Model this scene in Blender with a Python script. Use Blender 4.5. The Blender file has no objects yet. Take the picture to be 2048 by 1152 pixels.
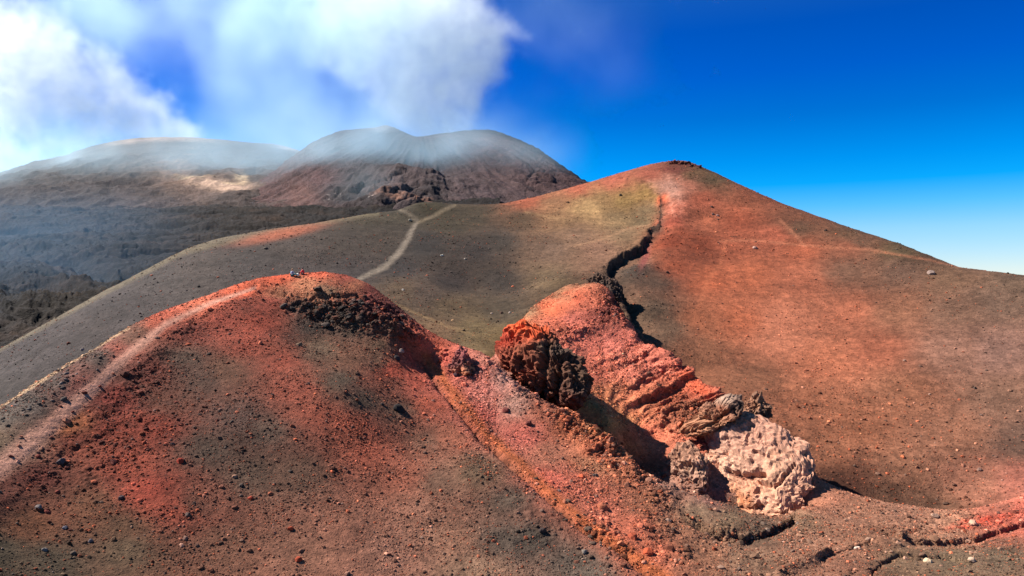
import bpy, bmesh, math, random, time
import numpy as np
from mathutils import Vector, Matrix
T0 = time.time()
rad = math.radians
F = 1500.0                       # focal length in photo pixels (photo 2048 wide), horizon row 576
S = bpy.context.scene
C = bpy.data.collections.new('scene'); S.collection.children.link(C)

# ------------------------------------------------------------------ camera
cam = bpy.data.cameras.new('camera'); co = bpy.data.objects.new('camera', cam); C.objects.link(co)
cam.sensor_width = 36; cam.lens = 36*F/2048; cam.clip_start = 0.5; cam.clip_end = 60000
co.rotation_euler = (rad(90), 0, 0); S.camera = co
# ------------------------------------------------------------------ light
SUN_AZ, SUN_EL = (-0.95, 0.312), rad(45)
sun_dir = Vector((SUN_AZ[0]*math.cos(SUN_EL), SUN_AZ[1]*math.cos(SUN_EL), math.sin(SUN_EL))).normalized()
W = bpy.data.worlds.new('World'); S.world = W; W.use_nodes = True
nt = W.node_tree; bg = nt.nodes['Background']
sky = nt.nodes.new('ShaderNodeTexSky'); sky.sky_type = 'NISHITA'; sky.sun_disc = False
sky.sun_elevation = SUN_EL; sky.sun_rotation = math.atan2(sun_dir.x, sun_dir.y)
sky.altitude = 2500; sky.air_density = 1.0; sky.dust_density = 0.35; sky.ozone_density = 3.0
tcw = nt.nodes.new('ShaderNodeTexCoord'); sx = nt.nodes.new('ShaderNodeSeparateXYZ')
nt.links.new(tcw.outputs['Generated'], sx.inputs[0])
rp = nt.nodes.new('ShaderNodeValToRGB'); nt.links.new(sx.outputs['Z'], rp.inputs[0])
SKYR = [(0.0, (0.365, 0.363, 0.378)), (0.021, (0.365, 0.363, 0.378)), (0.072, (0.25, 0.373, 0.425)), (0.101, (0.103, 0.347, 0.482)), (0.129, (0.004, 0.296, 0.475)), (0.157, (0.0, 0.256, 0.465)), (0.212, (0.0, 0.177, 0.402)), (0.264, (0.0, 0.14, 0.411)), (0.315, (0.0, 0.126, 0.386)), (0.55, (0.1, 0.27, 0.36)), (1.0, (0.13, 0.3, 0.36))]
while len(rp.color_ramp.elements) < len(SKYR): rp.color_ramp.elements.new(0.5)
for e, (p, c) in zip(rp.color_ramp.elements, SKYR): e.position = p; e.color = (*c, 1)
mw = nt.nodes.new('ShaderNodeMix'); mw.data_type = 'RGBA'; mw.blend_type = 'MULTIPLY'; mw.inputs[0].default_value = 1
nt.links.new(sky.outputs[0], mw.inputs[6]); nt.links.new(rp.outputs[0], mw.inputs[7])
nt.links.new(mw.outputs[2], bg.inputs[0]); bg.inputs[1].default_value = 0.13
sl = bpy.data.lights.new('sun', 'SUN'); sl.energy = 4.6; sl.angle = rad(0.5); sl.color = (1.0, 0.93, 0.83)
so = bpy.data.objects.new('sun', sl); C.objects.link(so); so.rotation_euler = sun_dir.to_track_quat('Z', 'Y').to_euler()
V = S.view_settings; V.view_transform = "Standard"; V.look = "None"; V.exposure = 1.5; V.gamma = 1
S.cycles.max_bounces = 12; S.cycles.diffuse_bounces = 2; S.cycles.glossy_bounces = 1; S.cycles.volume_bounces = 10
S.cycles.transparent_max_bounces = 64; S.cycles.use_denoising = True
S.cycles.volume_max_steps = 256

# ------------------------------------------------------------------ numpy noise
def _h(ix, iy, iz, seed):
    h = (ix.astype(np.uint32)*np.uint32(374761393) + iy.astype(np.uint32)*np.uint32(668265263)
         + iz.astype(np.uint32)*np.uint32(2147483647) + np.uint32(seed*974634777 & 0xffffffff))
    h = (h ^ (h >> np.uint32(13)))*np.uint32(1274126177); h ^= h >> np.uint32(16)
    return h
def gnoise(P, seed=0):
    P = P.astype(np.float32); I = np.floor(P); f = P-I; I = I.astype(np.int64)
    w = f*f*f*(f*(f*6-15)+10); out = 0
    for dx in (0, 1):
        for dy in (0, 1):
            for dz in (0, 1):
                h = _h(I[:, 0]+dx, I[:, 1]+dy, I[:, 2]+dz, seed)
                gx = ((h & np.uint32(1023)).astype(np.float32)/511.5-1)
                gy = (((h >> np.uint32(10)) & np.uint32(1023)).astype(np.float32)/511.5-1)
                gz = (((h >> np.uint32(20)) & np.uint32(1023)).astype(np.float32)/511.5-1)
                g = gx*(f[:, 0]-dx)+gy*(f[:, 1]-dy)+gz*(f[:, 2]-dz)
                out = out+g*(w[:, 0] if dx else 1-w[:, 0])*(w[:, 1] if dy else 1-w[:, 1])*(w[:, 2] if dz else 1-w[:, 2])
    return out*1.3
def fbm(P, scale, octs=4, seed=0, gain=0.5, ridged=False):
    a = 1.0; s = 1.0/scale; out = 0; tot = 0
    for o in range(octs):
        n = gnoise(P*s+np.float32(17.3*o), seed+o)
        if ridged: n = 1-2*np.abs(n)*1.6
        out = out+a*n; tot += a; a *= gain; s *= 2.07
    return out/tot
np.seterr(over='ignore')

def blocks(P, scale, seed=0, tilt=0.9, crease=0.5):
    """broken rock: each Voronoi cell its own level and tilt, creases between the cells"""
    Q = (P/scale).astype(np.float32); I = np.floor(Q).astype(np.int64); f1 = np.full(len(Q), 9e9, np.float32); f2 = f1.copy(); val = np.zeros(len(Q), np.float32)
    for dx in (-1, 0, 1):
        for dy in (-1, 0, 1):
            for dz in (-1, 0, 1):
                J = I+np.array([dx, dy, dz]); h = _h(J[:, 0], J[:, 1], J[:, 2], seed); h2 = _h(J[:, 0], J[:, 1], J[:, 2], seed+77)
                fp = np.stack([(h & np.uint32(1023)), (h >> np.uint32(10)) & np.uint32(1023), (h >> np.uint32(20)) & np.uint32(1023)], 1).astype(np.float32)/1023+J
                t = np.stack([(h2 & np.uint32(1023)), (h2 >> np.uint32(10)) & np.uint32(1023), (h2 >> np.uint32(20)) & np.uint32(1023)], 1).astype(np.float32)/511.5-1
                D = Q-fp; d = (D*D).sum(1); v = t[:, 0]*.5+(D*t).sum(1)*tilt; m = d < f1
                f2 = np.where(m, f1, np.minimum(f2, d)); val = np.where(m, v, val); f1 = np.where(m, d, f1)
    e = np.sqrt(f2)-np.sqrt(f1); return val-crease*np.exp(-(e/.14)**2)

def dens(curve, step=25):
    out = []
    for a, b in zip(curve[:-1], curve[1:]):
        n = max(1, int(math.hypot(b[0]-a[0], b[1]-a[1])/step))
        for i in range(n):
            t = i/n; out.append(tuple(a[k]+(b[k]-a[k])*t for k in range(len(a))))
    out.append(tuple(curve[-1])); return out
def rbf(pts, beta=1.5, reg=2e-4):
    p = np.array(pts, float); u = p[:, 0]/F; v = np.log(p[:, 2]); n = len(p)
    key = np.round(np.stack([u*400, v*400], 1)); _, ix = np.unique(key, axis=0, return_index=True)
    u, v, t = u[ix], v[ix], p[ix, 1]; n = len(u)
    r = np.hypot(u[:, None]-u, v[:, None]-v)**beta
    A = np.zeros((n+3, n+3)); A[:n, :n] = r - reg*np.eye(n)*(1 if beta < 2 else -1)
    A[:n, n] = 1; A[:n, n+1] = u; A[:n, n+2] = v; A[n:, :n] = A[:n, n:].T
    w = np.linalg.solve(A, np.concatenate([t, np.zeros(3)]))
    def ev(U, Vv):
        s = U.shape; U = U.ravel(); Vv = Vv.ravel(); o = np.empty(len(U))
        for i in range(0, len(U), 20000):
            a, b = U[i:i+20000], Vv[i:i+20000]
            o[i:i+20000] = (np.hypot(a[:, None]-u, b[:, None]-v)**beta) @ w[:n] + w[n]+w[n+1]*a+w[n+2]*b
        return o.reshape(s)
    return ev
def cubic(A, x, axis):          # Catmull-Rom resample of A along axis at float index x
    A = np.moveaxis(A, axis, 0); n = A.shape[0]; i = np.clip(np.floor(x).astype(int), 0, n-2); f = (x-i)[:, None]
    g = lambda k: A[np.clip(i+k, 0, n-1)]
    a, b, c, d = g(-1), g(0), g(1), g(2)
    r = b+0.5*f*(c-a+f*(2*a-5*b+4*c-d+f*(3*(b-c)+d-a)))
    return np.moveaxis(r, 0, axis)
def grid(pts, px0, px1, ncol, Y0, Y1, nrow, k=0.3, cu=180, cv=240, beta=1.5, reg=2e-4):
    """a heightfield over the ground, spaced finer where it is steep: returns px, Y, py arrays (nrow, ncol)"""
    ev = rbf(pts, beta, reg)
    U = np.linspace(px0, px1, cu)/F; Vv = np.linspace(math.log(Y0), math.log(Y1), cv)
    Gc = ev(*np.meshgrid(U, Vv))
    Gf = cubic(Gc, np.linspace(0, cu-1, ncol), 1)
    nd = 1500; Gf = cubic(Gf, np.linspace(0, cv-1, nd), 0)
    lv = np.linspace(math.log(Y0), math.log(Y1), nd)
    ds = np.hypot(np.diff(Gf, axis=0), k*F*(lv[1]-lv[0])); s = np.vstack([np.zeros(ncol), np.cumsum(ds, 0)])
    L = s[-1]; ker = np.ones(9)/9                                   # smooth spacing between columns
    s = s/L
    Y = np.empty((nrow, ncol)); G = np.empty((nrow, ncol)); q = np.linspace(0, 1, nrow)
    for c in range(ncol):
        l = np.interp(q, s[:, c], lv); Y[:, c] = np.exp(l); G[:, c] = np.interp(l, lv, Gf[:, c])
    px = np.tile(np.linspace(px0, px1, ncol), (nrow, 1))
    return px, Y, G
def world(px, py, Y): return np.stack([(px-1024)/F*Y, Y, (576-py)/F*Y], -1)
def normals(Pg):
    du = np.gradient(Pg, axis=1); dv = np.gradient(Pg, axis=0); n = np.cross(du, dv)
    return n/np.maximum(np.linalg.norm(n, axis=-1, keepdims=True), 1e-9)
def s2l(c): c = np.asarray(c, float)/255; return np.where(c <= 0.04045, c/12.92, ((c+0.055)/1.055)**2.4)
def seg_dist(px, py, line, w=None):
    """distance of points to a polyline and the side (+ right of travel)"""
    best = np.full(px.shape, 1e9); side = np.zeros(px.shape); wid = np.ones(px.shape)
    for i, (a, b) in enumerate(zip(line[:-1], line[1:])):
        dx, dy = b[0]-a[0], b[1]-a[1]; L = dx*dx+dy*dy
        t = np.clip(((px-a[0])*dx+(py-a[1])*dy)/L, 0, 1)
        ex, ey = px-(a[0]+t*dx), py-(a[1]+t*dy); d = np.hypot(ex, ey); m = d < best
        cr = dx*(py-a[1])-dy*(px-a[0])
        best = np.where(m, d, best); side = np.where(m, np.sign(cr), side)
        if len(a) > 2: wid = np.where(m, a[2]+(b[2]-a[2])*t, wid)
    return best, side, wid
def blob(px, py, b):            # (cx, cy, rx, ry, angle_deg)
    a = rad(b[4]); dx, dy = px-b[0], py-b[1]
    x = dx*math.cos(a)+dy*math.sin(a); y = -dx*math.sin(a)+dy*math.cos(a)
    return np.exp(-((x/b[2])**2+(y/b[3])**2)**1.5)

def mesh_grid(name, Pg, cols=None, mat=None, mask=None, kind='structure', extra=None):
    nr, nc = Pg.shape[:2]; idx = np.arange(nr*nc).reshape(nr, nc)
    q = np.stack([idx[:-1, :-1], idx[:-1, 1:], idx[1:, 1:], idx[1:, :-1]], -1).reshape(-1, 4)
    if mask is not None:
        mq = (mask[:-1, :-1] & mask[:-1, 1:] & mask[1:, 1:] & mask[1:, :-1]).ravel(); q = q[mq]
        used = np.zeros(nr*nc, bool); used[q.ravel()] = True; rm = np.cumsum(used)-1; q = rm[q]
        Pv = Pg.reshape(-1, 3)[used]
    else: used = slice(None); Pv = Pg.reshape(-1, 3)
    me = bpy.data.meshes.new(name); me.vertices.add(len(Pv)); me.vertices.foreach_set('co', Pv.astype(np.float32).ravel())
    me.loops.add(len(q)*4); me.loops.foreach_set('vertex_index', q.astype(np.int32).ravel())
    me.polygons.add(len(q)); me.polygons.foreach_set('loop_start', np.arange(0, len(q)*4, 4, dtype=np.int32))
    me.polygons.foreach_set('use_smooth', np.ones(len(q), bool))
    me.update(calc_edges=True)
    if cols is not None:
        cv = cols.reshape(-1, 3)[used]; at = me.color_attributes.new('tint', 'FLOAT_COLOR', 'POINT')
        at.data.foreach_set('color', np.concatenate([cv, np.ones((len(cv), 1))], 1).astype(np.float32).ravel())
    for k, arr in (extra or {}).items():
        at = me.attributes.new(k, 'FLOAT', 'POINT'); at.data.foreach_set('value', arr.reshape(-1)[used].astype(np.float32))
    o = bpy.data.objects.new(name, me); C.objects.link(o)
    if mat: me.materials.append(mat)
    if kind: o['kind'] = kind
    print(name, len(q)*2, 'tris', round(time.time()-T0, 1), 's')
    return o

# ------------------------------------------------------------------ node helpers / materials
class N:
    def __init__(s, tree): s.t = tree
    def n(s, typ, **kw):
        nd = s.t.nodes.new(typ)
        for k, v in kw.items(): setattr(nd, k, v)
        return nd
    def l(s, a, b): s.t.links.new(a, b)
    def put(s, sock, v):
        if hasattr(v, 'node'): s.l(v, sock)
        else: sock.default_value = v
    def m(s, op, a, b=0.0, c=None, clamp=False):
        nd = s.n('ShaderNodeMath', operation=op, use_clamp=clamp); s.put(nd.inputs[0], a); s.put(nd.inputs[1], b)
        if c is not None: s.put(nd.inputs[2], c)
        return nd.outputs[0]
    def noise(s, vec, scale, detail=4, rough=0.55, typ='FBM'):
        nd = s.n('ShaderNodeTexNoise', noise_type=typ); s.put(nd.inputs['Vector'], vec)
        nd.inputs['Scale'].default_value = scale; nd.inputs['Detail'].default_value = detail; nd.inputs['Roughness'].default_value = rough
        return nd.outputs['Fac']
    def ramp(s, v, a, b, c=0.0, d=1.0):
        nd = s.n('ShaderNodeMapRange'); s.put(nd.inputs[0], v)
        for i, x in enumerate((a, b, c, d)): nd.inputs[i+1].default_value = x
        return nd.outputs[0]
    def mixc(s, fac, a, b, mode='MIX'):
        nd = s.n('ShaderNodeMix', data_type='RGBA', blend_type=mode); s.put(nd.inputs[0], fac)
        s.put(nd.inputs[6], a if hasattr(a, 'node') else (*a, 1)); s.put(nd.inputs[7], b if hasattr(b, 'node') else (*b, 1))
        return nd.outputs[2]
def ground_mat(name, g=1.0, bump=0.35, speck=0.5, base=None, dist=0.1):
    """scoria: attribute colour, grain at several sizes g (metres), pale and dark clasts"""
    m = bpy.data.materials.new(name); m.use_nodes = True; n = N(m.node_tree); b = m.node_tree.nodes['Principled BSDF']
    b.inputs['Roughness'].default_value = 0.95; b.inputs['Specular IOR Level'].default_value = 0.12
    tc = n.n('ShaderNodeTexCoord').outputs['Object']
    if base is None:
        at = n.n('ShaderNodeAttribute', attribute_name='tint'); col = at.outputs['Color']
    else: col = base
    n1 = n.noise(tc, 1.1/g, 7, 0.68); n2 = n.noise(tc, 3.4/g, 4, 0.75); n3 = n.noise(tc, 0.16/g, 4, 0.6)
    v = n.n('ShaderNodeTexVoronoi', feature='F1'); n.l(tc, v.inputs['Vector']); v.inputs['Scale'].default_value = 3.6/g
    v.inputs['Randomness'].default_value = 1
    sc = n.n('ShaderNodeSeparateColor'); n.l(v.outputs['Color'], sc.inputs[0])
    k = n.m('MULTIPLY', n.ramp(n1, 0.3, 0.7, 0.66, 1.34), n.ramp(n2, 0.3, 0.7, 0.62, 1.38))
    k = n.m('MULTIPLY', k, n.ramp(n3, 0.3, 0.7, 0.86, 1.14))
    vm = n.n('ShaderNodeVectorMath', operation='SCALE'); n.put(vm.inputs[0], col); n.put(vm.inputs['Scale'], k)
    c = vm.outputs[0]
    # clasts: some cells paler, some darker, only near the cell centre
    cen = n.ramp(v.outputs['Distance'], 0.05/4.5*4.5*0.9*0.5, 0.30, 1, 0)
    dark = n.m('MULTIPLY', n.m('GREATER_THAN', sc.outputs[0], 0.86), cen)
    pale = n.m('MULTIPLY', n.m('GREATER_THAN', sc.outputs[1], 0.90), cen)
    dk = n.n('ShaderNodeVectorMath', operation='SCALE'); n.l(c, dk.inputs[0]); dk.inputs['Scale'].default_value = 0.45
    pk = n.n('ShaderNodeVectorMath', operation='SCALE'); n.l(c, pk.inputs[0]); pk.inputs['Scale'].default_value = 1.75
    c = n.mixc(n.m('MULTIPLY', dark, speck), c, dk.outputs[0]); c = n.mixc(n.m('MULTIPLY', pale, speck), c, pk.outputs[0])
    n.l(c, b.inputs['Base Color'])
    hgt = n.m('ADD', n.m('MULTIPLY', n1, 0.6), n.m('ADD', n.m('MULTIPLY', n2, 0.6), n.m('MULTIPLY', cen, n.m('MULTIPLY', sc.outputs[2], 0.4))))
    bp = n.n('ShaderNodeBump'); bp.inputs['Strength'].default_value = bump; bp.inputs['Distance'].default_value = dist*g
    n.l(hgt, bp.inputs['Height']); n.l(bp.outputs[0], b.inputs['Normal'])
    return m
def flat_mat(name, c, rough=0.8):
    m = bpy.data.materials.new(name); m.use_nodes = True; n = N(m.node_tree); b = m.node_tree.nodes['Principled BSDF']
    tc = n.n('ShaderNodeTexCoord').outputs['Object']
    n.l(n.mixc(n.noise(tc, 9, 3), tuple(x*0.8 for x in c), tuple(min(1, x*1.2) for x in c)), b.inputs['Base Color'])
    b.inputs['Roughness'].default_value = rough; return m

TONE = np.array([1.07, .97, .89], np.float32)
def deep(c):                       # eyeballed swatches came out too saturated: pull them in
    c = np.asarray(c, float); r = c[..., :1]; return s2l(c+(r-c)*np.array([0, .12, .10]))
K_ALB = 0.62                      # photo colour (linear) of a sunlit face -> base colour
def paint(px, py, Pw, pts, warp=16, power=3.0, wscale=8.0, soft=18, K=None):
    K = (K or K_ALB)*TONE
    """soil colours spread between sampled spots, boundaries broken by noise"""
    Q = Pw.reshape(-1, 3); u = px.ravel(); v = py.ravel()
    if warp:
        u = u+warp*1.5*fbm(Q, wscale, 6, 11, 0.78); v = v+warp*fbm(Q, wscale, 6, 23, 0.78)
    p = np.array([(a[0], a[1]) for a in pts], float); c = deep(np.array([a[2] for a in pts]))
    num = np.zeros((len(u), 3), np.float32); den = np.zeros(len(u), np.float32)
    for (a, b), cc, q in zip(p, c, pts):
        wgt = q[3] if len(q) > 3 else 1
        d2 = (u-a)**2+(1.6*(v-b))**2+soft**2
        w = (wgt*d2**(-power/2)*1e6).astype(np.float32); num += w[:, None]*cc.astype(np.float32); den += w
    return (num/den[:, None]*K).reshape(*px.shape, 3)
def tint(cols, w, rgb, k=None):
    c = deep(np.array(rgb))*(K_ALB if k is None else k)*TONE; return cols*(1-w[..., None])+c*w[..., None]

def shift(curve, dY, dZ):
    out = []
    for px, py, Y in curve:
        Z = (576-py)/F*Y-dZ; y2 = Y+dY; out.append((px, 576-Z*F/y2, y2))
    return out
def allpts(curves, step=25):
    out = []
    for c in curves: out += dens(c, step) if len(c) > 1 else list(c)
    return out
def singles(s): return [[p] for p in s]
def visible_at(sh, px, py):
    """ground point seen at a photo position, by the nearest sample of the sheet"""
    PX, PY, Pg = sh; c = int(round((px-PX[:, 0].mean())/(PX[:, -1].mean()-PX[:, 0].mean())*(PX.shape[1]-1))); c = min(max(c, 0), PX.shape[1]-1)
    col = PY[:, c]; top = np.minimum.accumulate(col); ok = np.where(col <= top+0.01)[0]
    r = ok[np.argmin(np.abs(col[ok]-py))]; return Vector(Pg[r, c])
def reproject(Pg):
    Y = np.maximum(Pg[..., 1], 1); return Pg[..., 0]/Y*F+1024, 576-Pg[..., 2]/Y*F

soil = ground_mat('scoria_soil', 0.95, 1.0, 0.9, dist=0.22)
soil_far = ground_mat('scoria_soil_far', 1.8, 0.8, 0.8, dist=0.16)
lava_m = ground_mat('lava_soil', 9.0, 0.8, 0.4, dist=0.3)
hill_m = ground_mat('volcano_soil', 30.0, 0.8, 0.2, dist=0.3)

# ================================================================== far volcanoes
SL = [(-320, 470, 2500), (-200, 430, 2550), (-80, 392, 2600), (0, 368, 2600), (60, 345, 2600), (120, 322, 2600), (180, 299, 2600), (230, 285, 2600), (300, 279, 2600),
      (350, 277, 2600), (430, 281, 2600), (500, 289, 2600), (560, 292, 2600), (590, 302, 2600), (640, 330, 2580), (720, 370, 2560), (800, 400, 2550)]
sl_in = [(-320, 480, 1750), (-100, 425, 1800), (0, 405, 1830), (100, 385, 1880), (200, 378, 1950), (300, 372, 2000), (400, 385, 1850), (480, 384, 1860), (500, 355, 2000), (600, 370, 2000), (720, 400, 1900),
         (100, 345, 2200), (250, 325, 2250), (400, 330, 2250), (530, 328, 2300)]
crv = [SL, shift(SL, 250, 90), shift(SL, 700, 330), [(-320, 470, 1450), (800, 440, 1450)], [(-320, 540, 1150), (800, 520, 1150)]] + singles(sl_in)
px, Y, py = grid(allpts(crv, 40), -300, 800, 380, 1200, 3200, 230)
Pg = world(px, py, Y); nn = normals(Pg)
q = Pg.reshape(-1, 3); d = (fbm(q, 160, 6, 3, 0.55, True)*16+fbm(q*np.array([1, 1, 0.35]), 60, 5, 9, 0.6)*8).reshape(px.shape)
fade = np.clip((Y-1300)/200, 0.1, 1); Pg = Pg+nn*(d*fade)[..., None]*np.clip((py-276)/60, .2, 1)[..., None]
PL = [(0, 390, (92, 84, 84)), (100, 400, (90, 78, 72)), (200, 340, (96, 88, 86)), (300, 300, (120, 105, 98)), (400, 290, (120, 108, 100)), (300, 390, (96, 78, 70)), (420, 345, (104, 78, 66)),
      (360, 360, (165, 128, 100)), (500, 340, (92, 82, 80)), (570, 320, (88, 80, 80)), (560, 380, (104, 78, 68)), (200, 400, (82, 70, 66)), (350, 415, (108, 90, 84)), (250, 415, (100, 84, 80)),
      (440, 372, (165, 138, 122)), (480, 352, (185, 150, 120)), (600, 350, (120, 70, 70)), (450, 400, (80, 68, 66)), (560, 405, (110, 80, 70)), (60, 415, (84, 72, 66)), (500, 400, (84, 70, 66))]
cols = paint(px, py, Pg, PL, 10, 3, 120, K=.34); cols = cols*.75+cols.mean(-1, keepdims=True)*.25*np.array([1.05, .9, 1.1])
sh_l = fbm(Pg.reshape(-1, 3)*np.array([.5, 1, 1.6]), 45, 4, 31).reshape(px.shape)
cols = tint(cols, np.clip(blob(px, py, (442, 372, 62, 11, 3))*1.3, 0, 1), (188, 160, 142))
cols = tint(cols, np.clip(blob(px, py, (420, 361, 60, 3.5, 3))+blob(px, py, (484, 355, 14, 8, 10)), 0, 1)*np.clip(0.5+sh_l*3, 0, 1), (220, 195, 160))
cols = tint(cols, np.clip(blob(px, py, (350, 330, 50, 14, -40)), 0, 1)*np.clip(0.4+sh_l*3, 0, 1)*.7, (150, 118, 95))
cols = tint(cols, np.clip((np.interp(px, [p[0] for p in SL], [p[1] for p in SL])+9-py)/8, 0, 1)*np.clip(blob(px, py, (350, 280, 90, 40, 0))+blob(px, py, (575, 292, 20, 40, 0))+blob(px, py, (240, 285, 30, 30, 0)), 0, 1)*.6, (205, 180, 165))  # sunlit rim below the skyline painted pale into the slope colour
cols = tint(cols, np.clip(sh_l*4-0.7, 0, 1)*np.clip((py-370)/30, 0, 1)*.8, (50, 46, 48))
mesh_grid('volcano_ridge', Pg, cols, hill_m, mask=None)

SC = [(380, 440, 2000), (480, 395, 2100), (540, 357, 2150), (600, 305, 2180), (640, 280, 2200), (680, 263, 2200), (725, 259, 2200), (752, 256, 2200), (772, 251, 2200), (790, 257, 2200), (810, 268, 2200),
      (835, 277, 2200), (860, 271, 2200), (905, 266, 2200), (930, 262, 2200), (985, 262, 2200), (1030, 279, 2200), (1060, 293, 2200), (1100, 317, 2180), (1165, 370, 2150), (1230, 408, 2100), (1320, 450, 2050)]
sc_in = [(620, 395, 1650), (700, 400, 1600), (650, 340, 1900), (700, 310, 2000), (780, 300, 2050), (720, 360, 1750), (780, 335, 1760), (830, 335, 1780), (800, 375, 1560), (850, 395, 1560), (870, 350, 1850), (950, 370, 1720),
         (1000, 320, 1950), (1080, 370, 1800), (900, 300, 2050), (560, 400, 1700), (1050, 400, 1650), (760, 395, 1480), (900, 405, 1560)]
crv = [SC, shift(SC, 200, 60), shift(SC, 600, 260), [(380, 470, 1400), (1320, 470, 1400)], [(380, 540, 1150), (1320, 540, 1150)]] + singles(sc_in)
px, Y, py = grid(allpts(crv, 30), 385, 1310, 420, 1200, 2900, 260)
Pg = world(px, py, Y); nn = normals(Pg); q = Pg.reshape(-1, 3)
ang = np.arctan2(q[:, 0]-(840-1024)/F*2250, 2300-q[:, 1])
gul = fbm(np.stack([ang*9, q[:, 2]/160, q[:, 1]*0], 1), 1.0, 5, 7, 0.6, True)
d = (gul*9+fbm(q, 55, 5, 19, 0.6)*8).reshape(px.shape)
crag = np.clip(blob(px, py, (790, 385, 130, 45, 0))+blob(px, py, (1080, 365, 30, 25, 0)), 0, 1).reshape(-1)
d = d+(crag*blocks(q+fbm(q, 40, 3, 43)[:, None]*20, 55, 41)*9).reshape(px.shape)
Pg = Pg+nn*(d*np.clip((Y-1300)/200, .1, 1)*np.clip((py-250)/50, .45, 1))[..., None]
PL = [(640, 300, (140, 112, 104)), (700, 270, (150, 120, 112)), (780, 270, (138, 120, 120)), (700, 320, (118, 92, 88)), (640, 360, (128, 82, 78)), (600, 390, (150, 92, 68)), (560, 380, (120, 76, 68)), (760, 330, (92, 82, 84)),
      (720, 360, (70, 64, 68)), (680, 390, (62, 56, 58)), (740, 400, (66, 58, 58)), (800, 380, (130, 98, 86)), (780, 405, (110, 92, 88)), (850, 380, (70, 60, 60)), (850, 310, (110, 96, 98)), (900, 280, (150, 120, 118)), (900, 340, (112, 94, 94)),
      (960, 380, (104, 80, 80)), (980, 285, (165, 122, 112)), (1000, 340, (128, 94, 88)), (1060, 330, (135, 98, 90)), (1100, 370, (118, 78, 72)), (1080, 395, (100, 72, 70)), (1140, 370, (130, 88, 78)), (1020, 300, (150, 112, 104))]
cols = paint(px, py, Pg, PL, 9, 3, 90, K=.34); cols = cols*.62+cols.mean(-1, keepdims=True)*.38*np.array([1.06, .88, 1.12])
st = (fbm(np.stack([ang*22, q[:, 2]/300, q[:, 1]*0], 1), 1.0, 4, 77, 0.6)).reshape(px.shape)
cols = cols*(1+st*0.45)[..., None]
br = fbm(q, 18, 4, 90, 0.6).reshape(px.shape)
cols = tint(cols, np.clip(br*5-1.0, 0, 1)*np.clip(blob(px, py, (1062, 372, 30, 22, -60))*1.5, 0, 1), (40, 42, 48))
cols = tint(cols, np.clip(br*6-1.2, 0, 1)*np.clip(blob(px, py, (790, 412, 30, 6, -8))+blob(px, py, (645, 402, 50, 6, -18))+blob(px, py, (742, 385, 10, 12, 0)), 0, 1), (225, 215, 215))
cols = tint(cols, np.clip(blob(px, py, (818, 398, 60, 8, 12))*(.5+br*2), 0, 1), (170, 120, 98))
cols = tint(cols, np.clip(blob(px, py, (765, 256, 26, 9, 0))*1.2, 0, 1), (205, 200, 200))
mesh_grid('summit_volcano', Pg, np.clip(cols, 0.005, 1), hill_m)

# ================================================================== lava field
lf = []
for x in range(-120, 1101, 120):
    e = 424 if x < 480 else 424-(x-480)*0.03
    lf += [(x, e+3, 1900), (x, e, 1560), (x, 446, 1250), (x, 474, 980), (x, 512, 780), (x, 580, 560), (x, 660, 440), (x, 760, 340), (x, 940, 240)]
px, Y, py = grid(lf, -100, 1000, 600, 300, 1880, 420, k=0.35)
Pg = world(px, py, Y); q = Pg.reshape(-1, 3)
wq = q+np.stack([fbm(q, 160, 3, 1)*80, fbm(q, 160, 3, 2)*80, q[:, 2]*0], 1)
rg = fbm(wq*np.array([0.35, 1.0, 1])+np.array([0, .25, 0])*wq[:, :1], 120, 6, 51, 0.6, True); r2 = fbm(wq*np.array([.6, 1, 1]), 38, 5, 55, 0.62, True)*.6+fbm(q, 14, 3, 56, .6)*.5
dz = (rg*16.0+r2*8.0).reshape(px.shape)*np.clip((1840-Y)/250, .1, 1)
Pg[..., 2] += dz; Pg[..., 0] += (fbm(q, 20, 3, 58)*5).reshape(px.shape)
PLV = [(0, 440, (74, 72, 82)), (200, 450, (70, 66, 74)), (400, 440, (64, 58, 62)), (600, 440, (62, 52, 52)), (700, 425, (60, 50, 50)), (100, 520, (62, 70, 86)), (300, 520, (62, 62, 72)), (0, 620, (56, 62, 76)),  # bluer swatches at the left put haze into the lava colour
       (150, 630, (78, 64, 54)), (80, 660, (70, 60, 55)), (550, 430, (70, 56, 52)), (0, 560, (54, 62, 80)), (400, 470, (70, 62, 62)), (250, 590, (66, 60, 60))]
cols = paint(px, py, Pg, PLV, 20, 3, 60, K=.115)
lo = fbm(q, 70, 5, 60, 0.6).reshape(px.shape); cols = cols*np.clip(1+lo*1.6+r2.reshape(px.shape)*1.2, .3, 2.2)[..., None]
cols = tint(cols, np.clip(lo*3-.25, 0, 1)*.45, (112, 84, 66), .2)
mesh_grid('lava_field', Pg, np.clip(cols, .004, 1), lava_m)

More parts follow.
